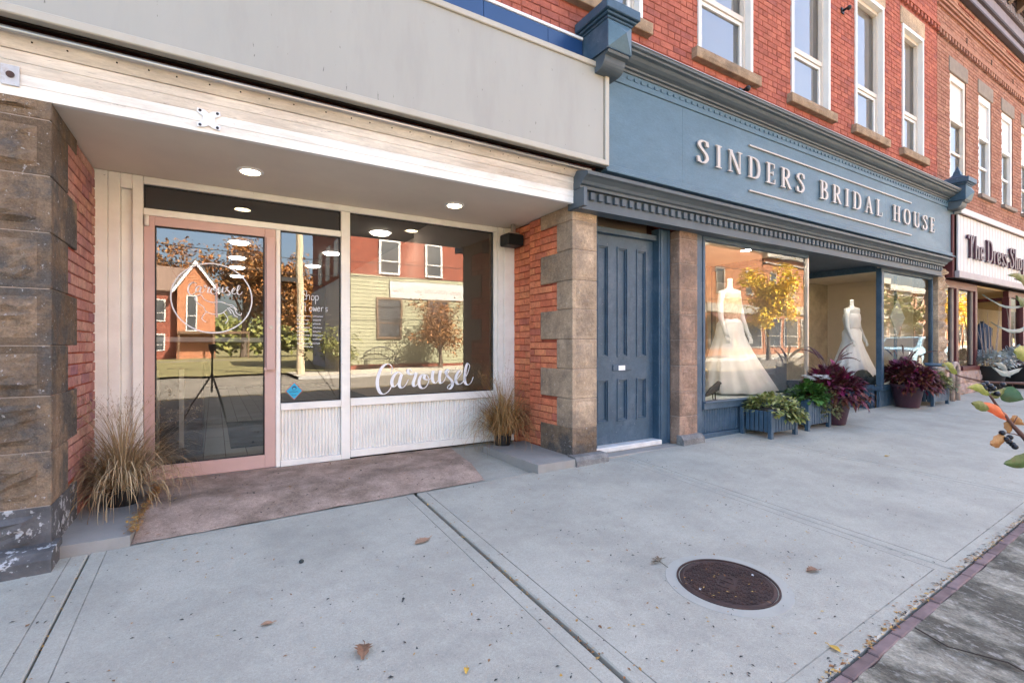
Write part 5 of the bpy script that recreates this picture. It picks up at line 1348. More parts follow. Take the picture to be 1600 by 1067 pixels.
bush(t, "foliage", m_varieg, (5.87, 3.46, z + .32), .30, 1100, .055, .045, r_, .4, .45, .62)
bush(t, "foliage", m_varieg, (6.08, 3.34, z + .24), .17, 350, .05, .04, r_, .5, .4, .9)
t, z = box_planter(6.45, 7.02, 3.33, 3.74, .40, "blue planter box of green leaves with white flowers before the shop entrance")
bush(t, "foliage", m_green, (6.68, 3.48, z + .42), .27, 900, .06, .05, r_, .4, .4, .7)
bush(t, "trailing_foliage", m_greygr, (6.95, 3.36, z + .26), .20, 600, .045, .03, r_, .6, .35, 1.25)
flowers(t, (6.62, 3.42, z + .64), 6, r_)
t, z = box_planter(10.32, 11.0, 3.30, 3.68, .36, "blue planter box of pale trailing leaves beside the pipe rail")
bush(t, "foliage", m_varieg, (10.6, 3.46, z + .36), .30, 800, .06, .05, r_, .4, .4, .7); bush(t, "trailing_foliage", m_greygr, (10.9, 3.40, z + .30), .24, 500, .05, .035, r_, .6, .4, 1.0)
flowers(t, (10.75, 3.38, z + .6), 3, r_)
# dress shop pots
for (x, y, rad, lbl, sd) in ((14.05, 3.55, .30, "tall black pot of silver foliage left of the dress shop entry", 1), (15.35, 3.40, .36, "wide black pot of silver foliage with tall twigs by the dress shop entry", 2)):
    z = G(x, y); r = random.Random(sd)
    t = thing("planted_pot", lbl, "potted plant", (x, y, z), group="black pots of silver foliage")
    b = MB(); b.lathe([(rad * .62, z), (rad * .9, z + .50), (rad * .95, z + .52), (rad * .85, z + .52)], x, y, 28); b.build("pot", m_black, t, smooth=True)
    bush(t, "silver_foliage", m_silver, (x, y, z + .60), rad * 1.25, 700, .10, .05, r, .3, .5, .6)
    b = MB()
    for k in range(9):
        a = r.uniform(0, 6.28); l = r.uniform(.8, 1.35)
        b.tube([(x + .1 * math.cos(a), y + .1 * math.sin(a), z + .5), (x + .16 * math.cos(a) + r.gauss(0, .04), y + .14 * math.sin(a), z + .5 + l * .5), (x + .28 * math.cos(a) + r.gauss(0, .08), y + .2 * math.sin(a), z + .5 + l)], [.010, .008, .003], 6)
    b.build("twigs", mat("pale twig", (.30, .24, .20), .8, .2, 20, .2), t)

# manhole cover
mx, my, mr = 2.262, 1.572, .236
TILT = Matrix(((1, 0, 0), (0, 1, 0), (0, 0, 1)))
mh = thing("manhole_cover", "round rusty iron manhole cover set in the concrete pavement", "manhole cover", (mx, my, G(mx, my)))
def tilt(b):
    for i, (x, y, z) in enumerate(b.v): b.v[i] = (x, y, G(x, y) + z)
    return b
b = MB(); b.lathe([(mr + .070, -.004), (mr + .068, .0018), (mr + .012, .003), (mr + .010, -.012)], mx, my, 64); tilt(b).build("concrete_collar", mat('grey collar concrete', (.37, .355, .31), .9, .1, 6, .2, 90, stain=(.28, .265, .235), samt=.6, sscale=6), mh)
b = MB(); b.lathe([(mr + .012, -.012), (mr + .011, .0065), (mr + .002, .0065), (mr + .001, -.01)], mx, my, 64); tilt(b).build("frame_ring", m_rust, mh)
b = MB(); b.lathe([(mr - .003, -.012), (mr - .004, .003), (mr - .02, .006), (mr - .03, .003), (.001, .003)], mx, my, 64); tilt(b).build("cover", m_rust, mh)
b = MB(); n = 0
for i in range(-14, 15):
    for j in range(-14, 15):
        lx, ly = (i + .5 * (j % 2)) * .0205, j * .018
        x, y = mx + lx * math.cos(.5) - ly * math.sin(.5), my + lx * math.sin(.5) + ly * math.cos(.5)
        if math.hypot(lx, ly) > mr - .032 or (abs(lx) < .075 and abs(ly) < .045): continue
        s_ = .0062; a = .5 + (math.pi / 2 if (i + j) % 2 else 0)
        c_, d_ = math.cos(a), math.sin(a)
        q = [(x + c_ * s_ * 1.35 - d_ * s_ * .6, y + d_ * s_ * 1.35 + c_ * s_ * .6), (x - c_ * s_ * 1.35 - d_ * s_ * .6, y - d_ * s_ * 1.35 + c_ * s_ * .6), (x - c_ * s_ * 1.35 + d_ * s_ * .6, y - d_ * s_ * 1.35 - c_ * s_ * .6), (x + c_ * s_ * 1.35 + d_ * s_ * .6, y + d_ * s_ * 1.35 - c_ * s_ * .6)]
        b.prism([(p[0], p[1]) for p in q], .002, .0075, 'z')
tilt(b).build("raised_studs", m_rust, mh, kind="stuff")
b = MB()
for k, p in enumerate(([(-.06, .03), (-.06, -.03)], [(-.06, .03), (-.02, .03), (-.02, .0), (-.06, 0)], [(.0, -.03), (.0, .03)], [(.0, .03), (.04, .02), (.05, 0), (.04, -.02), (0, -.03)])):
    ribbon(b, p, lambda tx, ty: .009, (lambda k: lambda x, y, d: (mx + x * math.cos(.3) - y * math.sin(.3), my + x * math.sin(.3) + y * math.cos(.3), .003 + d * (1 + .02 * k)))(k), .004)
tilt(b).build("raised_mark", m_rust, mh)
b = MB()
for sx in (-1, 1):
    b = MB(); b.lathe([(.007, .003), (.006, .0075)], mx + sx * .18 * math.cos(-.15), my + sx * .18 * math.sin(-.15), 12); tilt(b).build("pick_hole", m_plastic, mh)

# fallen leaves: the large ones singly, the litter as one mass
def oak(x, y, rz, L, m, lbl, curl=.25, cat="leaf", lobes=True):
    b = MB(); n = 12; z = G(x, y); vs_ = []; fs = []
    t = thing("fallen_leaf", lbl, cat, (x, y, z), group="brown fallen leaves on the pavement")
    for k in range(n + 1):
        a = k / n; w = L * .30 * math.sin(math.pi * (a * .92 + .04)) * ((1 + .35 * math.cos(a * 31)) if lobes else 1)
        h = .006 + curl * L * (.25 - (a - .5) ** 2) * .6
        lx = (a - .5) * L
        for s_, hh in ((-1, curl * .35 * w), (0, 0), (1, curl * .45 * w)):
            ly = s_ * w
            vs_.append((x + lx * math.cos(rz) - ly * math.sin(rz), y + lx * math.sin(rz) + ly * math.cos(rz), z + h + hh))
    for k in range(n):
        q = 3 * k; fs += [(q, q + 3, q + 4, q + 1), (q + 1, q + 4, q + 5, q + 2)]
    b.add(vs_, fs); b.build("blade", m, t)
    b = MB(); e = L * .5
    b.tube([(x + e * math.cos(rz) * .92, y + e * math.sin(rz) * .92, z + .008), (x + e * 1.2 * math.cos(rz), y + e * 1.2 * math.sin(rz), z + .012), (x + e * 1.5 * math.cos(rz + .1), y + e * 1.5 * math.sin(rz + .1), z + .010)], .0016, 5); b.build("stalk", m, t)
m_lf1 = mat("pale brown dead leaf", (.34, .20, .125), .7, .25, 40, .3, 90); m_lf2 = mat("dark brown dead leaf", (.20, .105, .06), .7, .3, 40, .3, 90); m_lf3 = mat("yellow dead leaf", (.50, .30, .05), .7, .2, 40, .2, 90)
# ground positions seen in the photograph
def gp(u, v):
    xc, yc = 397 + .8536 * (u - 800), 650.4 - .521 * (u - 800)
    s = 1.3176 / ((v - 540) + .0165 * xc + .036 * yc)
    return xc * s, yc * s
def at(u, v, d):
    rr = (u - 800) / 762 * d
    return (d * .521 + rr * .8536, d * .8536 - rr * .521, 1.10 + (540 - v) / 762 * d)
for (u, v, L, rz, m, lbl, cu, lob) in (
    (660, 846, .115, .35, m_lf1, "pale brown lobed oak leaf lying beside the wide black joint", .2, True),
    (568, 1020, .10, 1.25, m_lf2, "curled dark brown leaf lying in the foreground", .9, True),
    (729, 1050, .035, 1.0, m_lf3, "small curled yellow and brown leaf close to the bottom of the view", 1.2, False),
    (1270, 893, .075, -.4, m_lf2, "crumpled brown leaf on the concrete just beyond the manhole cover", .7, True),
    (1386, 713, .06, -.2, m_lf3, "small ochre leaf alone on the slab before the shop entrance", .3, False),
    (1304, 1015, .05, 1.4, m_lf3, "orange brown leaf on the slab near the purple paver strip", .5, False),
    (417, 976, .05, -.2, m_lf1, "pale sliver of a leaf in the left foreground of the pavement", .4, False)):
    x, y = gp(u, v); oak(x, y, rz, L, m, lbl, cu, "leaf", lob)
x, y = gp(1030, 880)
t = thing("fallen_sprig", "dry grey brown sprig with broken leaves lying left of the manhole cover", "sprig", (x, y, G(x, y)))
b = MB(); z = G(x, y) + .008
b.tube([(x - .01, y - .07, z), (x, y - .01, z + .004), (x + .01, y + .04, z + .012)], .0018, 5)
for k in range(7): leaf(b, (x, y, z + .004), (R.uniform(-1, 1), R.uniform(-.2, 1), .35), (0, 0, 1), .05, .016, .4, n=2)
b.build("twig", mat("grey twig", (.16, .125, .085), .8, .3, 40, .2), t)
x, y = gp(471, 879)
t = thing("pebble", "small dark pebble on the pavement in front of the pink mat", "stone", (x, y, G(x, y)))
b = MB(); b.ball((x, y, G(x, y) + .009), .014, 9, 6, sc=(1, .9, .8)); b.build("stone", m_dkstone, t)
m_lit = mat("leaf litter", (1, 1, 1), .8, .2, 40, 0, ramp=[(.46, .27, .05), (.30, .12, .04), (.52, .34, .10), (.20, .09, .04), (.40, .19, .06), (.14, .08, .05)])
m_grit = mat("dark grit", (.045, .042, .040), .9, .4, 60, 0)
b = MB(); g_ = MB(); r = random.Random(31)
def flake(b, x, y, L, z=None):
    z = (G(x, y) if z is None else z) + .003
    a = r.uniform(0, 6.28)
    leaf(b, (x, y, z), (math.cos(a), math.sin(a), r.uniform(0, .3)), (0, 0, 1), L, L * r.uniform(.25, .6), r.uniform(.1, .5), n=1)
for k in range(900):
    x = r.uniform(-1.6, 6.5); y = r.uniform(1.0, 3.6)
    flake(b if r.random() < .5 else g_, x, y, r.uniform(.008, .026))
for k in range(420):
    x = r.uniform(-.8, 3.4); y = 1.0 + 1.5 * r.random() ** 1.5; flake(b if r.random() < .5 else g_, x, y, r.uniform(.006, .02))
for k in range(420):      # grit
    x = r.uniform(-1.8, 7.5); y = r.uniform(.98, 3.65); s_ = r.uniform(.0015, .005)
    g_.add([(x - s_, y, G(x, y) + .0025), (x, y - s_ * r.uniform(.4, 1), G(x, y) + .0025), (x + s_, y, G(x, y) + .0025), (x, y + s_ * r.uniform(.4, 1), G(x, y) + .0025)], [(0, 1, 2, 3)])
for k in range(130):      # caught in the black joint
    tt = r.random() ** 1.3; y = 1.05 + 2.5 * tt; x = 1.352 + (1.308 - 1.352) * (3.7 - y) / 2.7 + r.gauss(0, .008)
    flake(b, x, y, r.uniform(.010, .026), G(x, y) - r.uniform(0, .02))
for k in range(70):
    y = r.uniform(1.5, 3.6); x = -.6 + r.gauss(0, .008); flake(b, x, y, r.uniform(.012, .03), G(x, y) - .01)
for k in range(900):      # drift along the purple pavers
    x = r.uniform(1.2, 7.0); y = KL(x) + abs(r.gauss(0, .014)) - .004; flake(b if r.random() < .62 else g_, x, y, r.uniform(.008, .03), G(x, y) + r.uniform(-.004, .006))
for k in range(620):      # drift along the left edge of the mat
    tt = r.random(); y = 3.68 + 1.0 * tt; x = -.425 + .06 * tt + r.gauss(0, .016); flake(b, x, y, r.uniform(.014, .036), -.022 + .03 * min(1, tt * 3) + r.uniform(0, .02))
for k in range(190):
    x = r.uniform(-.4, 2.0); y = r.uniform(3.72, 4.8); flake(b if r.random() < .3 else g_, x, y, r.uniform(.010, .034), (G(x, 3.672) + .004) * (1 - min(1, (y - 3.672) / .39)) + .008 * min(1, (y - 3.672) / .39))
for k in range(30): a = r.uniform(0, 6.28); q = mr * r.random() ** .5; flake(b, mx + q * math.cos(a), my + q * math.sin(a), r.uniform(.012, .025), G(mx, my) + .008)
b.build("leaf_litter", m_lit, kind="stuff"); g_.build("pavement_grit", m_grit, kind="stuff")

# ---- foreground shrub reaching in from the right
sh = thing("berry_shrub", "shrub branch with green and orange leaves and black berries reaching in at the right edge", "shrub", (2.2, .1, -.3))
def tw(pts, r0, r1, d=1.0):
    b = MB(); P = [at(*p) if len(p) == 3 else at(p[0], p[1], d) for p in pts]
    b.tube(P, [r0 + (r1 - r0) * k / (len(P) - 1) for k in range(len(P))], 6); b.build("twig", m_twig, sh, smooth=True)
tw([(2300, 1500, 1.0), (2000, 1120, 1.0), (1760, 860, 1.0), (1640, 730, 1.0), (1600, 683, 1.0), (1582, 664, 1.0), (1563, 641, 1.0), (1547, 618, 1.0), (1540, 608, 1.0)], .008, .0012)
tw([(2000, 1120, 1.05), (1800, 740, 1.08), (1680, 604, 1.1), (1600, 599, 1.1), (1540, 597, 1.1), (1500, 588, 1.1), (1478, 578, 1.1)], .006, .0010)
tw([(1800, 740, 1.08), (1720, 560, 1.1), (1660, 480, 1.1), (1600, 440, 1.1), (1585, 436, 1.1)], .004, .001)
tw([(1600, 683, 1.0), (1585, 678, 1.0), (1572, 676, 1.0), (1562, 682, 1.0)], .0014, .0008); tw([(1582, 664, 1.0), (1590, 650, 1.0)], .001, .0008); tw([(1582, 612, 1.1), (1582, 599, 1.1)], .001, .0008)
lm = {}
for nm, c in (("yellow green leaf", (.19, .22, .035)), ("deep green leaf", (.040, .085, .018)), ("orange red leaf", (.52, .085, .022)), ("bronze leaf", (.26, .12, .035)), ("olive leaf", (.11, .13, .03)), ("pale grey green leaf", (.20, .25, .25))):
    lm[nm] = mat(nm, c, .45, .25, 38, .25, 70, stain=(c[0] * .5 + .1, c[1] * .55, c[2] * .5), samt=.6, sscale=26, spec=.45)
def bigleaf(p0, p1, wpx, m, d, d2=None, bend=.12, cup=.25):
    A, Bp = Vector(at(p0[0], p0[1], d)), Vector(at(p1[0], p1[1], d2 or d))
    ax = Bp - A; L = ax.length; view = Vector((.521, .854, 0)); s = ax.cross(view).normalized(); nr = s.cross(ax).normalized()
    Wd = wpx / 762 * d; b = MB(); n = 9; vs_ = []; fs = []
    for k in range(n + 1):
        t_ = k / n; w = Wd * .5 * math.sin(math.pi * (t_ ** .75)) ** .85 if 0 < t_ < 1 else .0004
        c = A + ax * t_ + s * (bend * L * math.sin(math.pi * t_))
        for q in (-1, -.5, 0, .5, 1): vs_.append(tuple(c + s * (w * q) + nr * (cup * w * abs(q) ** 1.5) + nr * .0015 * math.sin(k * 2.1 + q * 3)))
    for k in range(n):
        for q in range(4): i = k * 5 + q; fs.append((i, i + 5, i + 6, i + 1))
    b.add(vs_, fs); b.build("leaf", lm[m], sh, smooth=True)
bigleaf((1546, 618), (1511, 606), 13, "yellow green leaf", 1.0, .97, -.1)
bigleaf((1547, 617), (1573, 605), 13, "olive leaf", 1.0, 1.02, -.1)
bigleaf((1562, 612), (1600, 624), 26, "deep green leaf", 1.02, 1.0, .05)
bigleaf((1578, 657), (1518, 630), 15, "orange red leaf", 1.0, .98, -.08)
bigleaf((1545, 640), (1518, 629), 15, "olive leaf", .985, .975, -.03)
bigleaf((1577, 656), (1601, 664), 15, "bronze leaf", 1.0, 1.01, .1); bigleaf((1576, 656), (1577, 678), 15, "bronze leaf", 1.0, 1.0, .05)
bigleaf((1571, 683), (1547, 693), 20, "bronze leaf", 1.0, .98, .06)
bigleaf((1620, 712), (1568, 724), 22, "deep green leaf", 1.0, .99, .06)
bigleaf((1612, 458), (1574, 430), 12, "olive leaf", 1.1, 1.06, -.14)
bigleaf((1612, 470), (1588, 462), 14, "deep green leaf", 1.1, 1.06, .1)
bigleaf((1625, 494), (1548, 503), 6, "pale grey green leaf", 1.1, 1.05, .16); bigleaf((1620, 470), (1535, 460), 4, "pale grey green leaf", 1.1, 1.05, .12)
bigleaf((1610, 560), (1584, 548), 22, "yellow green leaf", 1.1, 1.06, -.05)
bigleaf((1597, 575), (1548, 570), 9, "pale grey green leaf", 1.1, 1.06, .14); bigleaf((1578, 590), (1553, 568), 9, "pale grey green leaf", 1.1, 1.06, -.1)
bigleaf((1495, 585), (1471, 570), 12, "yellow green leaf", 1.1, 1.06, -.1); bigleaf((1492, 572), (1473, 567), 6, "pale grey green leaf", 1.1, 1.06, .1)
for (u, v, d) in ((1535, 602, 1.0), (1541, 599, 1.01), (1547, 603, 1.0), (1552, 607, 1.0), (1538, 607, 1.0), (1558, 615, 1.0), (1567, 601, 1.08), (1566, 676, 1.0), (1572, 686, 1.0), (1577, 690, 1.0), (1582, 694, 1.0), (1586, 698, .99), (1578, 683, 1.01), (1582, 610, 1.1)):
    b = MB(); b.ball(at(u, v, d), .0058, 10, 7, sc=(1, 1, .92)); b.build("berry", m_berry, sh, smooth=True)
# ================================================================ THE OTHER SIDE OF THE STREET (what the shop windows mirror)
m_clap = mat("pale yellow green clapboard", (.215, .215, .135), .7, .06, 3, .1, 40)
m_grayclap = mat("grey slate roof", (.13, .125, .125), .8, .15, 4, .2, 40)
m_browntrim = mat("brown window trim", (.11, .065, .035), .7, .15, 6, .1, 40)
m_darkglass = mat("dark far window glass", (.05, .055, .06), .12, .1, 2, 0, spec=.7)
def tex_brick(name, c1, c2, mort):
    m = mat(name, c1, .9, .12, 3, .2, 60)
    nt = m.node_tree; N = nt.nodes; L = nt.links
    geo = [n for n in N if n.type == 'NEW_GEOMETRY'][0]
    bt = N.new("ShaderNodeTexBrick"); bt.inputs["Color1"].default_value = (*c1, 1); bt.inputs["Color2"].default_value = (*c2, 1); bt.inputs["Mortar"].default_value = (*mort, 1)
    bt.inputs["Scale"].default_value = 1; bt.inputs["Mortar Size"].default_value = .008; bt.inputs["Brick Width"].default_value = .22; bt.inputs["Row Height"].default_value = .075
    sp = N.new("ShaderNodeSeparateXYZ"); L.new(geo.outputs["Position"], sp.inputs[0]); ad = N.new("ShaderNodeMath"); L.new(sp.outputs[0], ad.inputs[0]); L.new(sp.outputs[1], ad.inputs[1])
    cb = N.new("ShaderNodeCombineXYZ"); L.new(ad.outputs[0], cb.inputs[0]); L.new(sp.outputs[2], cb.inputs[1]); L.new(cb.outputs[0], bt.inputs["Vector"])
    mx_ = [n for n in N if n.type == 'MIX' and n.blend_type == 'MULTIPLY'][0]; L.new(bt.outputs["Color"], mx_.inputs[6])
    return m
m_fb1 = tex_brick("far red brick", (.21, .046, .022), (.16, .034, .019), (.17, .09, .065))
m_fb2 = tex_brick("far orange brick", (.34, .135, .06), (.28, .105, .05), (.28, .16, .10))
m_fb3 = tex_brick("far pink brick", (.36, .175, .12), (.31, .145, .10), (.32, .21, .16))
m_fst = mat("far buff stone", (.42, .34, .20), .9, .2, 3, .6, 20, stain=(.25, .20, .12), samt=.6, sscale=5)
def far_window(parent, x0, x1, y, z0, z1, trim, face=1):
    """window proud of a wall whose outside looks to +y (face 1)"""
    b = MB(); e = .12
    b.box(x0, x0 + e, y, y + .06, z0, z1); b.box(x1 - e, x1, y, y + .06, z0, z1); b.box(x0 + e, x1 - e, y, y + .06, z1 - e, z1); b.box(x0 + e, x1 - e, y, y + .09, z0, z0 + .1); b.box(x0 + e, x1 - e, y + .005, y + .045, (z0 + z1) / 2 - .03 - .25, (z0 + z1) / 2 + .03 - .25)
    w = b.build("window", trim, parent)
    b = MB(); b.box(x0 + e, x1 - e, y + .004, y + .02, z0 + .1, z1 - e); b.build("pane", m_darkglass, w)
m_farwhite = mat("far window white", (.46, .45, .43), .6, .05, 3, 0)
# clapboard and brick corner house straight across
h = thing("corner_house", "red brick house with pale clapboard ground floor mirrored in the large shop window", "house", (9.5, -16.3, 0))
YB = -16.3
b = MB(); b.box(5.8, 16, -26, YB, -.6, 9.2); b.build("wall", m_fb1, h)
b = MB(); z = .1
while z < 4.75: b.add([(5.78, YB + .03, z), (16, YB + .03, z), (16, YB + .005, z + .19), (5.78, YB + .005, z + .19), (5.78, YB + .005, z), (16, YB + .005, z)], [(0, 1, 2, 3), (4, 5, 1, 0)]); z += .19
b.build("clapboards", m_clap, h, kind="stuff")
b = MB(); b.box(5.76, 5.795, -26, YB + .02, -.2, 4.75); b.build("side_cladding", mat("grey side cladding", (.30, .30, .31), .7, .1, 3, .1), h)
for x0, x1 in ((7.55, 8.72), (10.15, 11.25), (12.8, 13.9)): far_window(h, x0, x1, YB + .01, 4.95, 6.85, m_farwhite)
for x0, x1 in ((7.4, 8.85), (10.3, 11.6)): far_window(h, x0, x1, YB + .035, 1.45, 3.72, m_browntrim)
b = MB()
for y in (-18.5, -20.8, -23.2): b.box(5.74, 5.796, y - .5, y + .5, 5.0, 7.0)
b.build("side_window", m_farwhite, h)
sg3 = thing("shop_sign", "long white sign with faint pink script on the clapboard house mirrored in the shop window", "sign", (10.5, YB, 4.2))
b = MB(); b.box(8.15, 13.6, YB + .04, YB + .10, 3.72, 4.62); b.build("board", mat("faded sign white", (.36, .35, .34), .6, .05, 3, 0), sg3)
b = MB(); r = random.Random(4)
for xa, xb, hh in ((8.3, 9.35, .2), (9.55, 10.0, .16), (10.1, 11.5, .26), (11.7, 12.3, .18)): ribbon(b, catmull(squig(xa, xb, 4.05, hh, int(xa * 10)), 4), lambda tx, ty: .035, lambda x, z, d: (x, YB + .102 + d, z), .004)
b.build("script", mat("faded pink script", (.42, .20, .20), .7, .1, 4, 0), sg3)
# gabled brick house up the side street
g2 = thing("gabled_house", "orange brick house with white trimmed gable mirrored in the pink door glass", "house", (-2, -50, 0))
b = MB(); b.box(-14, -3.1, -62, -51.5, -.5, 7.0); b.build("wall", m_fb1, g2)
b = MB(); b.add([(-14.3, -51.0, 6.8), (-2.5, -51.0, 6.8), (-2.5, -55.5, 9.8), (-14.3, -55.5, 9.8), (-2.5, -60, 6.8), (-14.3, -60, 6.8), (-14.3, -51.0, 6.65), (-2.5, -51.0, 6.65)], [(0, 1, 2, 3), (3, 2, 4, 5), (6, 7, 1, 0)]); b.build("roof", mat("brown shingle roof", (.15, .10, .075), .9, .2, 5, .3, 30), g2)
b = MB(); b.prism([(-3.3, -.5), (.1, -.5), (.1, 6.9), (-1.6, 9.6), (-3.3, 6.9)], -60, -50, 'y'); b.build("gable_wall", m_fb2, g2)
b = MB()
for s_ in (-1, 1): b.prism([(-1.6, 9.55), (-1.6, 9.95), (-1.6 + s_ * 2.1, 6.7), (-1.6 + s_ * 2.1, 6.35)], -49.9, -49.6, 'y')
b.build("bargeboard", m_vinyl, g2)
b = MB()
for s_ in (-1, 1): b.prism([(-1.6, 9.95), (-1.6, 10.1), (-1.6 + s_ * 2.25, 6.7), (-1.6 + s_ * 2.25, 6.55)], -60, -49.55, 'y')
b.build("gable_roof", m_grayclap, g2)
far_window(g2, -2.5, -1.5, -49.99, 2.6, 6.2, m_farwhite); far_window(g2, -5.6, -4.4, -51.49, 3.6, 5.8, m_farwhite); far_window(g2, -5.6, -4.4, -51.49, .6, 2.4, m_farwhite); far_window(g2, -9.2, -8.0, -51.49, 3.6, 5.8, m_farwhite)
b = MB(); b.box(-3.2, 3.2, -49.9, -48.0, 2.3, 2.55)
for x in (-3.1, -.1, 3.05): b.box(x, x + .14, -48.2, -48.06, -.3, 2.3)
b.build("porch", m_browntrim, g2)
# row of orange brick fronts further along
m_trim2 = mat("far cream trim", (.27, .255, .23), .7, .06, 4, 0)
def row(x0, x1, hgt, m, lbl, trim=m_trim2, y=-16.3, awning=None, bays=None, z1=(4.9, 6.9)):
    t = thing("street_building", lbl, "building", ((x0 + x1) / 2, y, 0)); gz = GZ(x0)
    b = MB(); b.box(x0, x1, y - 12, y, gz - .8, gz + hgt); b.build("wall", m, t)
    n = bays or max(2, int((x1 - x0) / 2.6)); p = (x1 - x0) / n
    for k in range(n): far_window(t, x0 + p * (k + .5) - .55, x0 + p * (k + .5) + .55, y + .01, gz + z1[0], gz + z1[1], trim)
    for k in range(n): far_window(t, x0 + p * k + .25, x0 + p * (k + 1) - .25, y + .01, gz + .6, gz + 3.0, trim)
    b = MB(); b.box(x0 - .05, x1 + .05, y, y + .35, gz + hgt - .5, gz + hgt + .1); b.box(x0, x1, y, y + .15, gz + hgt - 1.0, gz + hgt - .9); b.box(x0, x1, y, y + .2, gz + 3.4, gz + 4.1); b.build("cornice", trim, t)
    if awning: b = MB(); b.prism([(y + .2, gz + 3.3), (y + 1.4, gz + 2.6), (y + .2, gz + 2.6)], x0 + .3, x1 - .3, 'x'); b.build("awning", awning, t)
row(16.2, 24, 8.2, m_fst, "buff stone building across the street mirrored in the shop windows")
row(24.1, 31.5, 9.0, m_fb3, "pink brick building across the street mirrored in the shop windows")
row(31.6, 39, 9.6, m_fb2, "tall orange brick building mirrored in the first bridal window", awning=m_maroon)
row(39.1, 50, 8.6, m_fb2, "wide orange brick terrace mirrored at the right of the first bridal window", bays=4)
row(50.1, 62, 7.6, m_fst, "long buff stone building further along the far side of the street")
row(62.1, 78, 6.8, m_fb3, "low pink brick building mirrored in the far bridal window", bays=5)
row(78.1, 100, 6.0, m_fb2, "low orange brick building at the far end of the street")
# pole with wires
m_pole = mat("weathered wood pole", (.42, .34, .23), .9, .2, 5, .3, 30, stretch=(4, 4, .3))
t = thing("utility_pole", "pale wooden utility pole with wires mirrored in the narrow shop pane", "pole", (3.35, -14.2, 0))
b = MB(); b.tube([(3.35, -14.2, -.4), (3.33, -14.2, 5), (3.30, -14.2, 11)], [.17, .15, .12], 10); b.build("shaft", m_pole, t)
b = MB(); b.box(2.3, 4.3, -14.25, -14.15, 10.2, 10.33); b.build("crossarm", m_pole, t)
for z, s_ in ((4.7, .4), (5.4, .6), (7.0, .5), (10.35, .8)):
    b = MB(); b.tube([(3.3 + 14 * (k - 5), -14.1, z + s_ * ((k - 5) % 2 * -1 if False else 0) - .35 * math.sin(math.pi * ((k * .5) % 1)) ** 2) for k in range(0, 14)], .018, 5); b.build("wire", m_black, t)
b = MB(); b.box(2.5, 3.2, -14.06, -14.03, 3.95, 4.15); b.build("street_plate", m_black, t)
# trees
def tree(x, y, hgt, rad, m, lbl, seed, th=2.0, n=2600, L=.28, zs=.8):
    r = random.Random(seed); z0 = GZ(x) - .05
    t = thing("street_tree", lbl, "tree", (x, y, z0))
    b = MB(); cz = z0 + hgt - rad * zs
    b.tube([(x, y, z0 - .1), (x + .05, y, z0 + th * .6), (x, y + .05, z0 + th), (x, y, cz)], [rad * .075 + .04, rad * .06 + .03, rad * .05 + .03, .03], 8)
    ends = []
    for k in range(14):
        a = r.uniform(0, 6.28); e = Vector((x + rad * .75 * math.cos(a) * r.uniform(.5, 1), y + rad * .75 * math.sin(a) * r.uniform(.5, 1), cz + rad * zs * r.uniform(-.7, .9)))
        s_ = Vector((x, y, z0 + th + (cz - z0 - th) * r.uniform(0, .9))); mid = (s_ + e) / 2 + Vector((0, 0, .15 * rad))
        b.tube([s_, mid, e], [rad * .03 + .01, rad * .02 + .008, .006], 6); ends += [mid, e]
    b.build("trunk", mat("tree bark", (.10, .075, .055), .9, .3, 6, .5, 30), t)
    b = MB()
    cl = [e + Vector((r.gauss(0, .15), r.gauss(0, .15), r.gauss(0, .12))) * rad for e in ends for _ in (0, 1)]
    for k in range(n):
        c = r.choice(cl); p = c + Vector((r.gauss(0, .15), r.gauss(0, .15), r.gauss(0, .12))) * rad
        leaf(b, p, (r.uniform(-1, 1), r.uniform(-1, 1), r.uniform(-1, .6)), (r.uniform(-1, 1), r.uniform(-1, 1), 1), L * r.uniform(.6, 1.3), L * .6, .2, n=1)
    b.build("crown", m, t)
m_yel = leafmat("golden yellow leaves", [(.80, .52, .02), (.68, .46, .03), (.85, .60, .04), (.52, .42, .03)])
m_oran = leafmat("rust orange leaves", [(.30, .12, .03), (.22, .08, .02), (.36, .17, .05), (.14, .07, .03), (.26, .14, .04)])
m_tgr = leafmat("tired green leaves", [(.10, .12, .03), (.16, .16, .04), (.07, .09, .02), (.22, .20, .05)])
tree(32.0, -11.6, 6.2, 1.9, m_yel, "golden yellow street tree mirrored in the first bridal window", 1, 2.0, 5200, .24, 1.1)
tree(2.9, -53, 12.5, 4.6, m_oran, "large rust orange tree mirrored above the gabled house", 2, 2.5, 11000, .42)
tree(-6.0, -64, 13.5, 5.0, m_oran, "rust coloured tree behind the gabled house", 3, 2.5, 8000, .45)
tree(8.4, -50, 10.0, 4.2, m_oran, "rust orange tree behind the utility pole", 4, 2.0, 8000, .40)
tree(10.3, -14.4, 3.5, 1.6, m_oran, "small bronze tree before the clapboard house", 5, .7, 3000, .15)
tree(5.2, -15.1, 2.1, 1.2, m_tgr, "low tired green shrub beside the clapboard corner", 6, .3, 1400, .16)
tree(57, -13.4, 5.6, 2.2, m_tgr, "green and yellow street tree mirrored in the far bridal window", 7, 1.8, 2400, .3)
tree(70, -13.4, 6.2, 2.4, m_yel, "yellowing street tree mirrored at the end of the far bridal window", 8, 2, 2000, .3)
tree(48, -13.2, 5.2, 1.9, m_tgr, "thin green street tree mirrored beyond the shop entrance", 9, 1.8, 2000, .28)
b = MB(); r = random.Random(8)
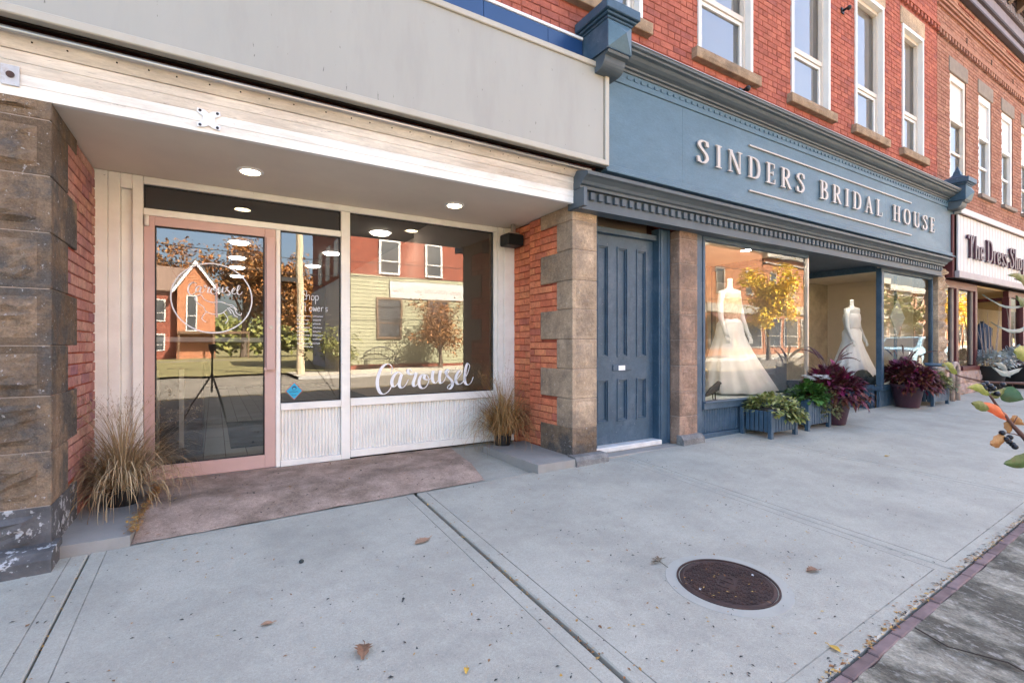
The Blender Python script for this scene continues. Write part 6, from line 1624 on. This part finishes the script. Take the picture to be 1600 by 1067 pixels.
for k in range(9000):
    x = r.uniform(-60, 60); hh = 5.5 + 2.5 * mnoise.noise((x * .12, 3, 1)) + 1.2 * mnoise.noise((x * .5, 7, 1)); z = hh * r.random() ** .8
    leaf(b, (x, -84 + r.uniform(-3, 3) + .3 * z, z), (r.uniform(-1, 1), r.uniform(-1, 1), r.uniform(-.6, 1)), (r.uniform(-1, 1), 1, .5), r.uniform(.7, 1.5), r.uniform(.5, .9), .2, n=1)
b.build("far_wood", m_tgr, kind="stuff")
# parked cars on the near kerb further along
def car(x, y, col, lbl, first=None):
    if first:
        c = dup(first, (x, y, GZ(x) - .13), None, lbl)
        for ch in c.children:
            if ch.name.startswith("body"): ch.data = ch.data.copy(); ch.data.materials[0] = col
        return c
    z = GZ(x) - .13
    t = thing("parked_car", lbl, "car", (x, y, z), group="cars parked along the street")
    prof = [(-2.2, .35), (-2.25, .6), (-2.15, .85), (-1.75, .93), (-1.2, .96), (-.55, 1.40), (.65, 1.43), (1.35, 1.02), (2.0, .95), (2.2, .75), (2.22, .4), (1.8, .28), (-1.8, .28)]
    b = MB(); n = len(prof)
    for yy, k in ((-.86, 0), (-.70, 1), (.70, 1), (.86, 0)):
        for (px_, pz) in prof:
            ins = .14 * max(0, pz - .93) / .5 if not k else 0
            b.v.append((x + px_, y + (yy + (ins if yy < 0 else -ins)), z + (pz if k else min(pz, .90 + (pz - .90) * .96))))
    for q in range(3):
        for k in range(n): b.f.append((q * n + k, q * n + (k + 1) % n, (q + 1) * n + (k + 1) % n, (q + 1) * n + k)); b.mi.append(0)
    b.f.append(tuple(range(n))); b.f.append(tuple(range(4 * n - 1, 3 * n - 1, -1))); b.mi += [0, 0]
    b.build("body", col, t)
    for sy in (-1, 1):
        for pts in ([(-1.05, .98), (-.52, 1.34), (-.02, 1.36), (-.02, .98)], [(.05, .98), (.05, 1.36), (.62, 1.37), (1.12, .99)]):
            b = MB(); b.add([(x + px_, y + sy * (.872 - .14 * (pz - .93) / .5), z + pz) for px_, pz in pts], [(0, 1, 2, 3)]); b.build("side_window", m_darkglass, t)
        for wx in (-1.35, 1.35):
            b = MB(); b.tube([(x + wx, y + sy * .70, z + .32), (x + wx, y + sy * .875, z + .32)], .32, 20); wh = b.build("wheel", m_black, t)
            b = MB(); b.tube([(x + wx, y + sy * .877, z + .32), (x + wx, y + sy * .885, z + .32)], .19, 16); b.build("rim", m_steel, wh)
    for pts in ([(-1.22, .97), (-.57, 1.39)], [(1.36, 1.03), (.66, 1.42)]):
        b = MB(); (xa, za), (xb, zb) = pts; s_ = -.03 if xa < 0 else .03
        b.add([(x + xa + s_, y - .66, z + za + .02), (x + xa + s_, y + .66, z + za + .02), (x + xb + s_, y + .62, z + zb - .02), (x + xb + s_, y - .62, z + zb - .02)], [(0, 1, 2, 3)]); b.build("windscreen", m_darkglass, t)
    for sy in (-.6, .6):
        b = MB(); b.box(x - 2.262, x - 2.2, y + sy - .17, y + sy + .17, z + .62, z + .76); b.build("headlight", m_plastic, t)
        b = MB(); b.box(x + 2.18, x + 2.225, y + sy - .15, y + sy + .15, z + .68, z + .82); b.build("tail_light", mat("red lamp plastic", (.35, .02, .02), .3, 0, 4, 0), t)
    return t
m_carb = mat("pale blue car paint", (.22, .36, .46), .22, .02, 3, 0, spec=.6); m_carw = mat("white car paint", (.70, .72, .74), .25, .02, 3, 0, spec=.6); m_carg = mat("grey car paint", (.22, .23, .25), .25, .02, 3, 0, spec=.6)
c0 = car(27.5, -2.2, m_carb, "pale blue car parked along the near kerb and mirrored in the far bridal window")
car(35.5, -2.2, m_carw, "white car parked along the near kerb beyond the pale blue car", c0)
car(42, -2.2, m_carb, "pale blue car parked furthest along the near kerb mirrored in the dress shop window", c0)
car(20, -11.2, m_carw, "white car parked on the far side of the street", c0)
car(6.5, -31, m_carg, "grey car parked up the side street", c0)
t = thing("bench", "black iron bench before the clapboard house mirrored in the large window", "bench", (7.4, -15.6, 0))
b = MB(); b.tube([(6.6, -15.9, .4), (6.7, -15.9, .75), (7.1, -15.9, .98), (7.5, -15.9, 1.05), (7.9, -15.9, .98), (8.3, -15.9, .75), (8.4, -15.9, .4)], .03, 6)
for k in range(8): b.tube([(6.8 + k * .2, -15.9, .42), (6.8 + k * .2, -15.9, .80 + .2 * math.sin(math.pi * (k + .5) / 8))], .015, 5)
b.build("back", m_black, t)
b = MB(); b.box(6.6, 8.4, -15.9, -15.4, .38, .42); b.build("seat", m_black, t)
for x in (6.65, 8.3):
    for y in (-15.88, -15.45): part("leg", t, m_black, x, x + .05, y, y + .05, -.05, .38)
# camera on its tripod, mirrored in the door
t = thing("tripod", "black photographer's tripod with camera mirrored in the pink door glass", "tripod", (0, 0, -.2))
fx, fy = -.521 * .06, -.854 * .06
b = MB(); b.tube([(fx, fy, .98), (fx, fy, .30)], .016, 10); b.build("centre_column", m_black, t)
for k in range(3):
    a = HEAD + 1.5708 * 0 + k * 2.094 + .5
    b = MB(); b.tube([(fx, fy, .62), (fx + .30 * math.cos(a), fy + .30 * math.sin(a), .10), (fx + .44 * math.cos(a), fy + .44 * math.sin(a), -.235)], [.015, .013, .010], 8); b.build("leg", m_black, t)
b = MB(); b.box(fx - .055, fx + .055, fy - .045, fy + .02, 1.02, 1.125, bev=.01); b.box(fx - .03, fx + .03, fy - .04, fy + .02, .97, 1.02); b.build("camera_body", m_black, t)
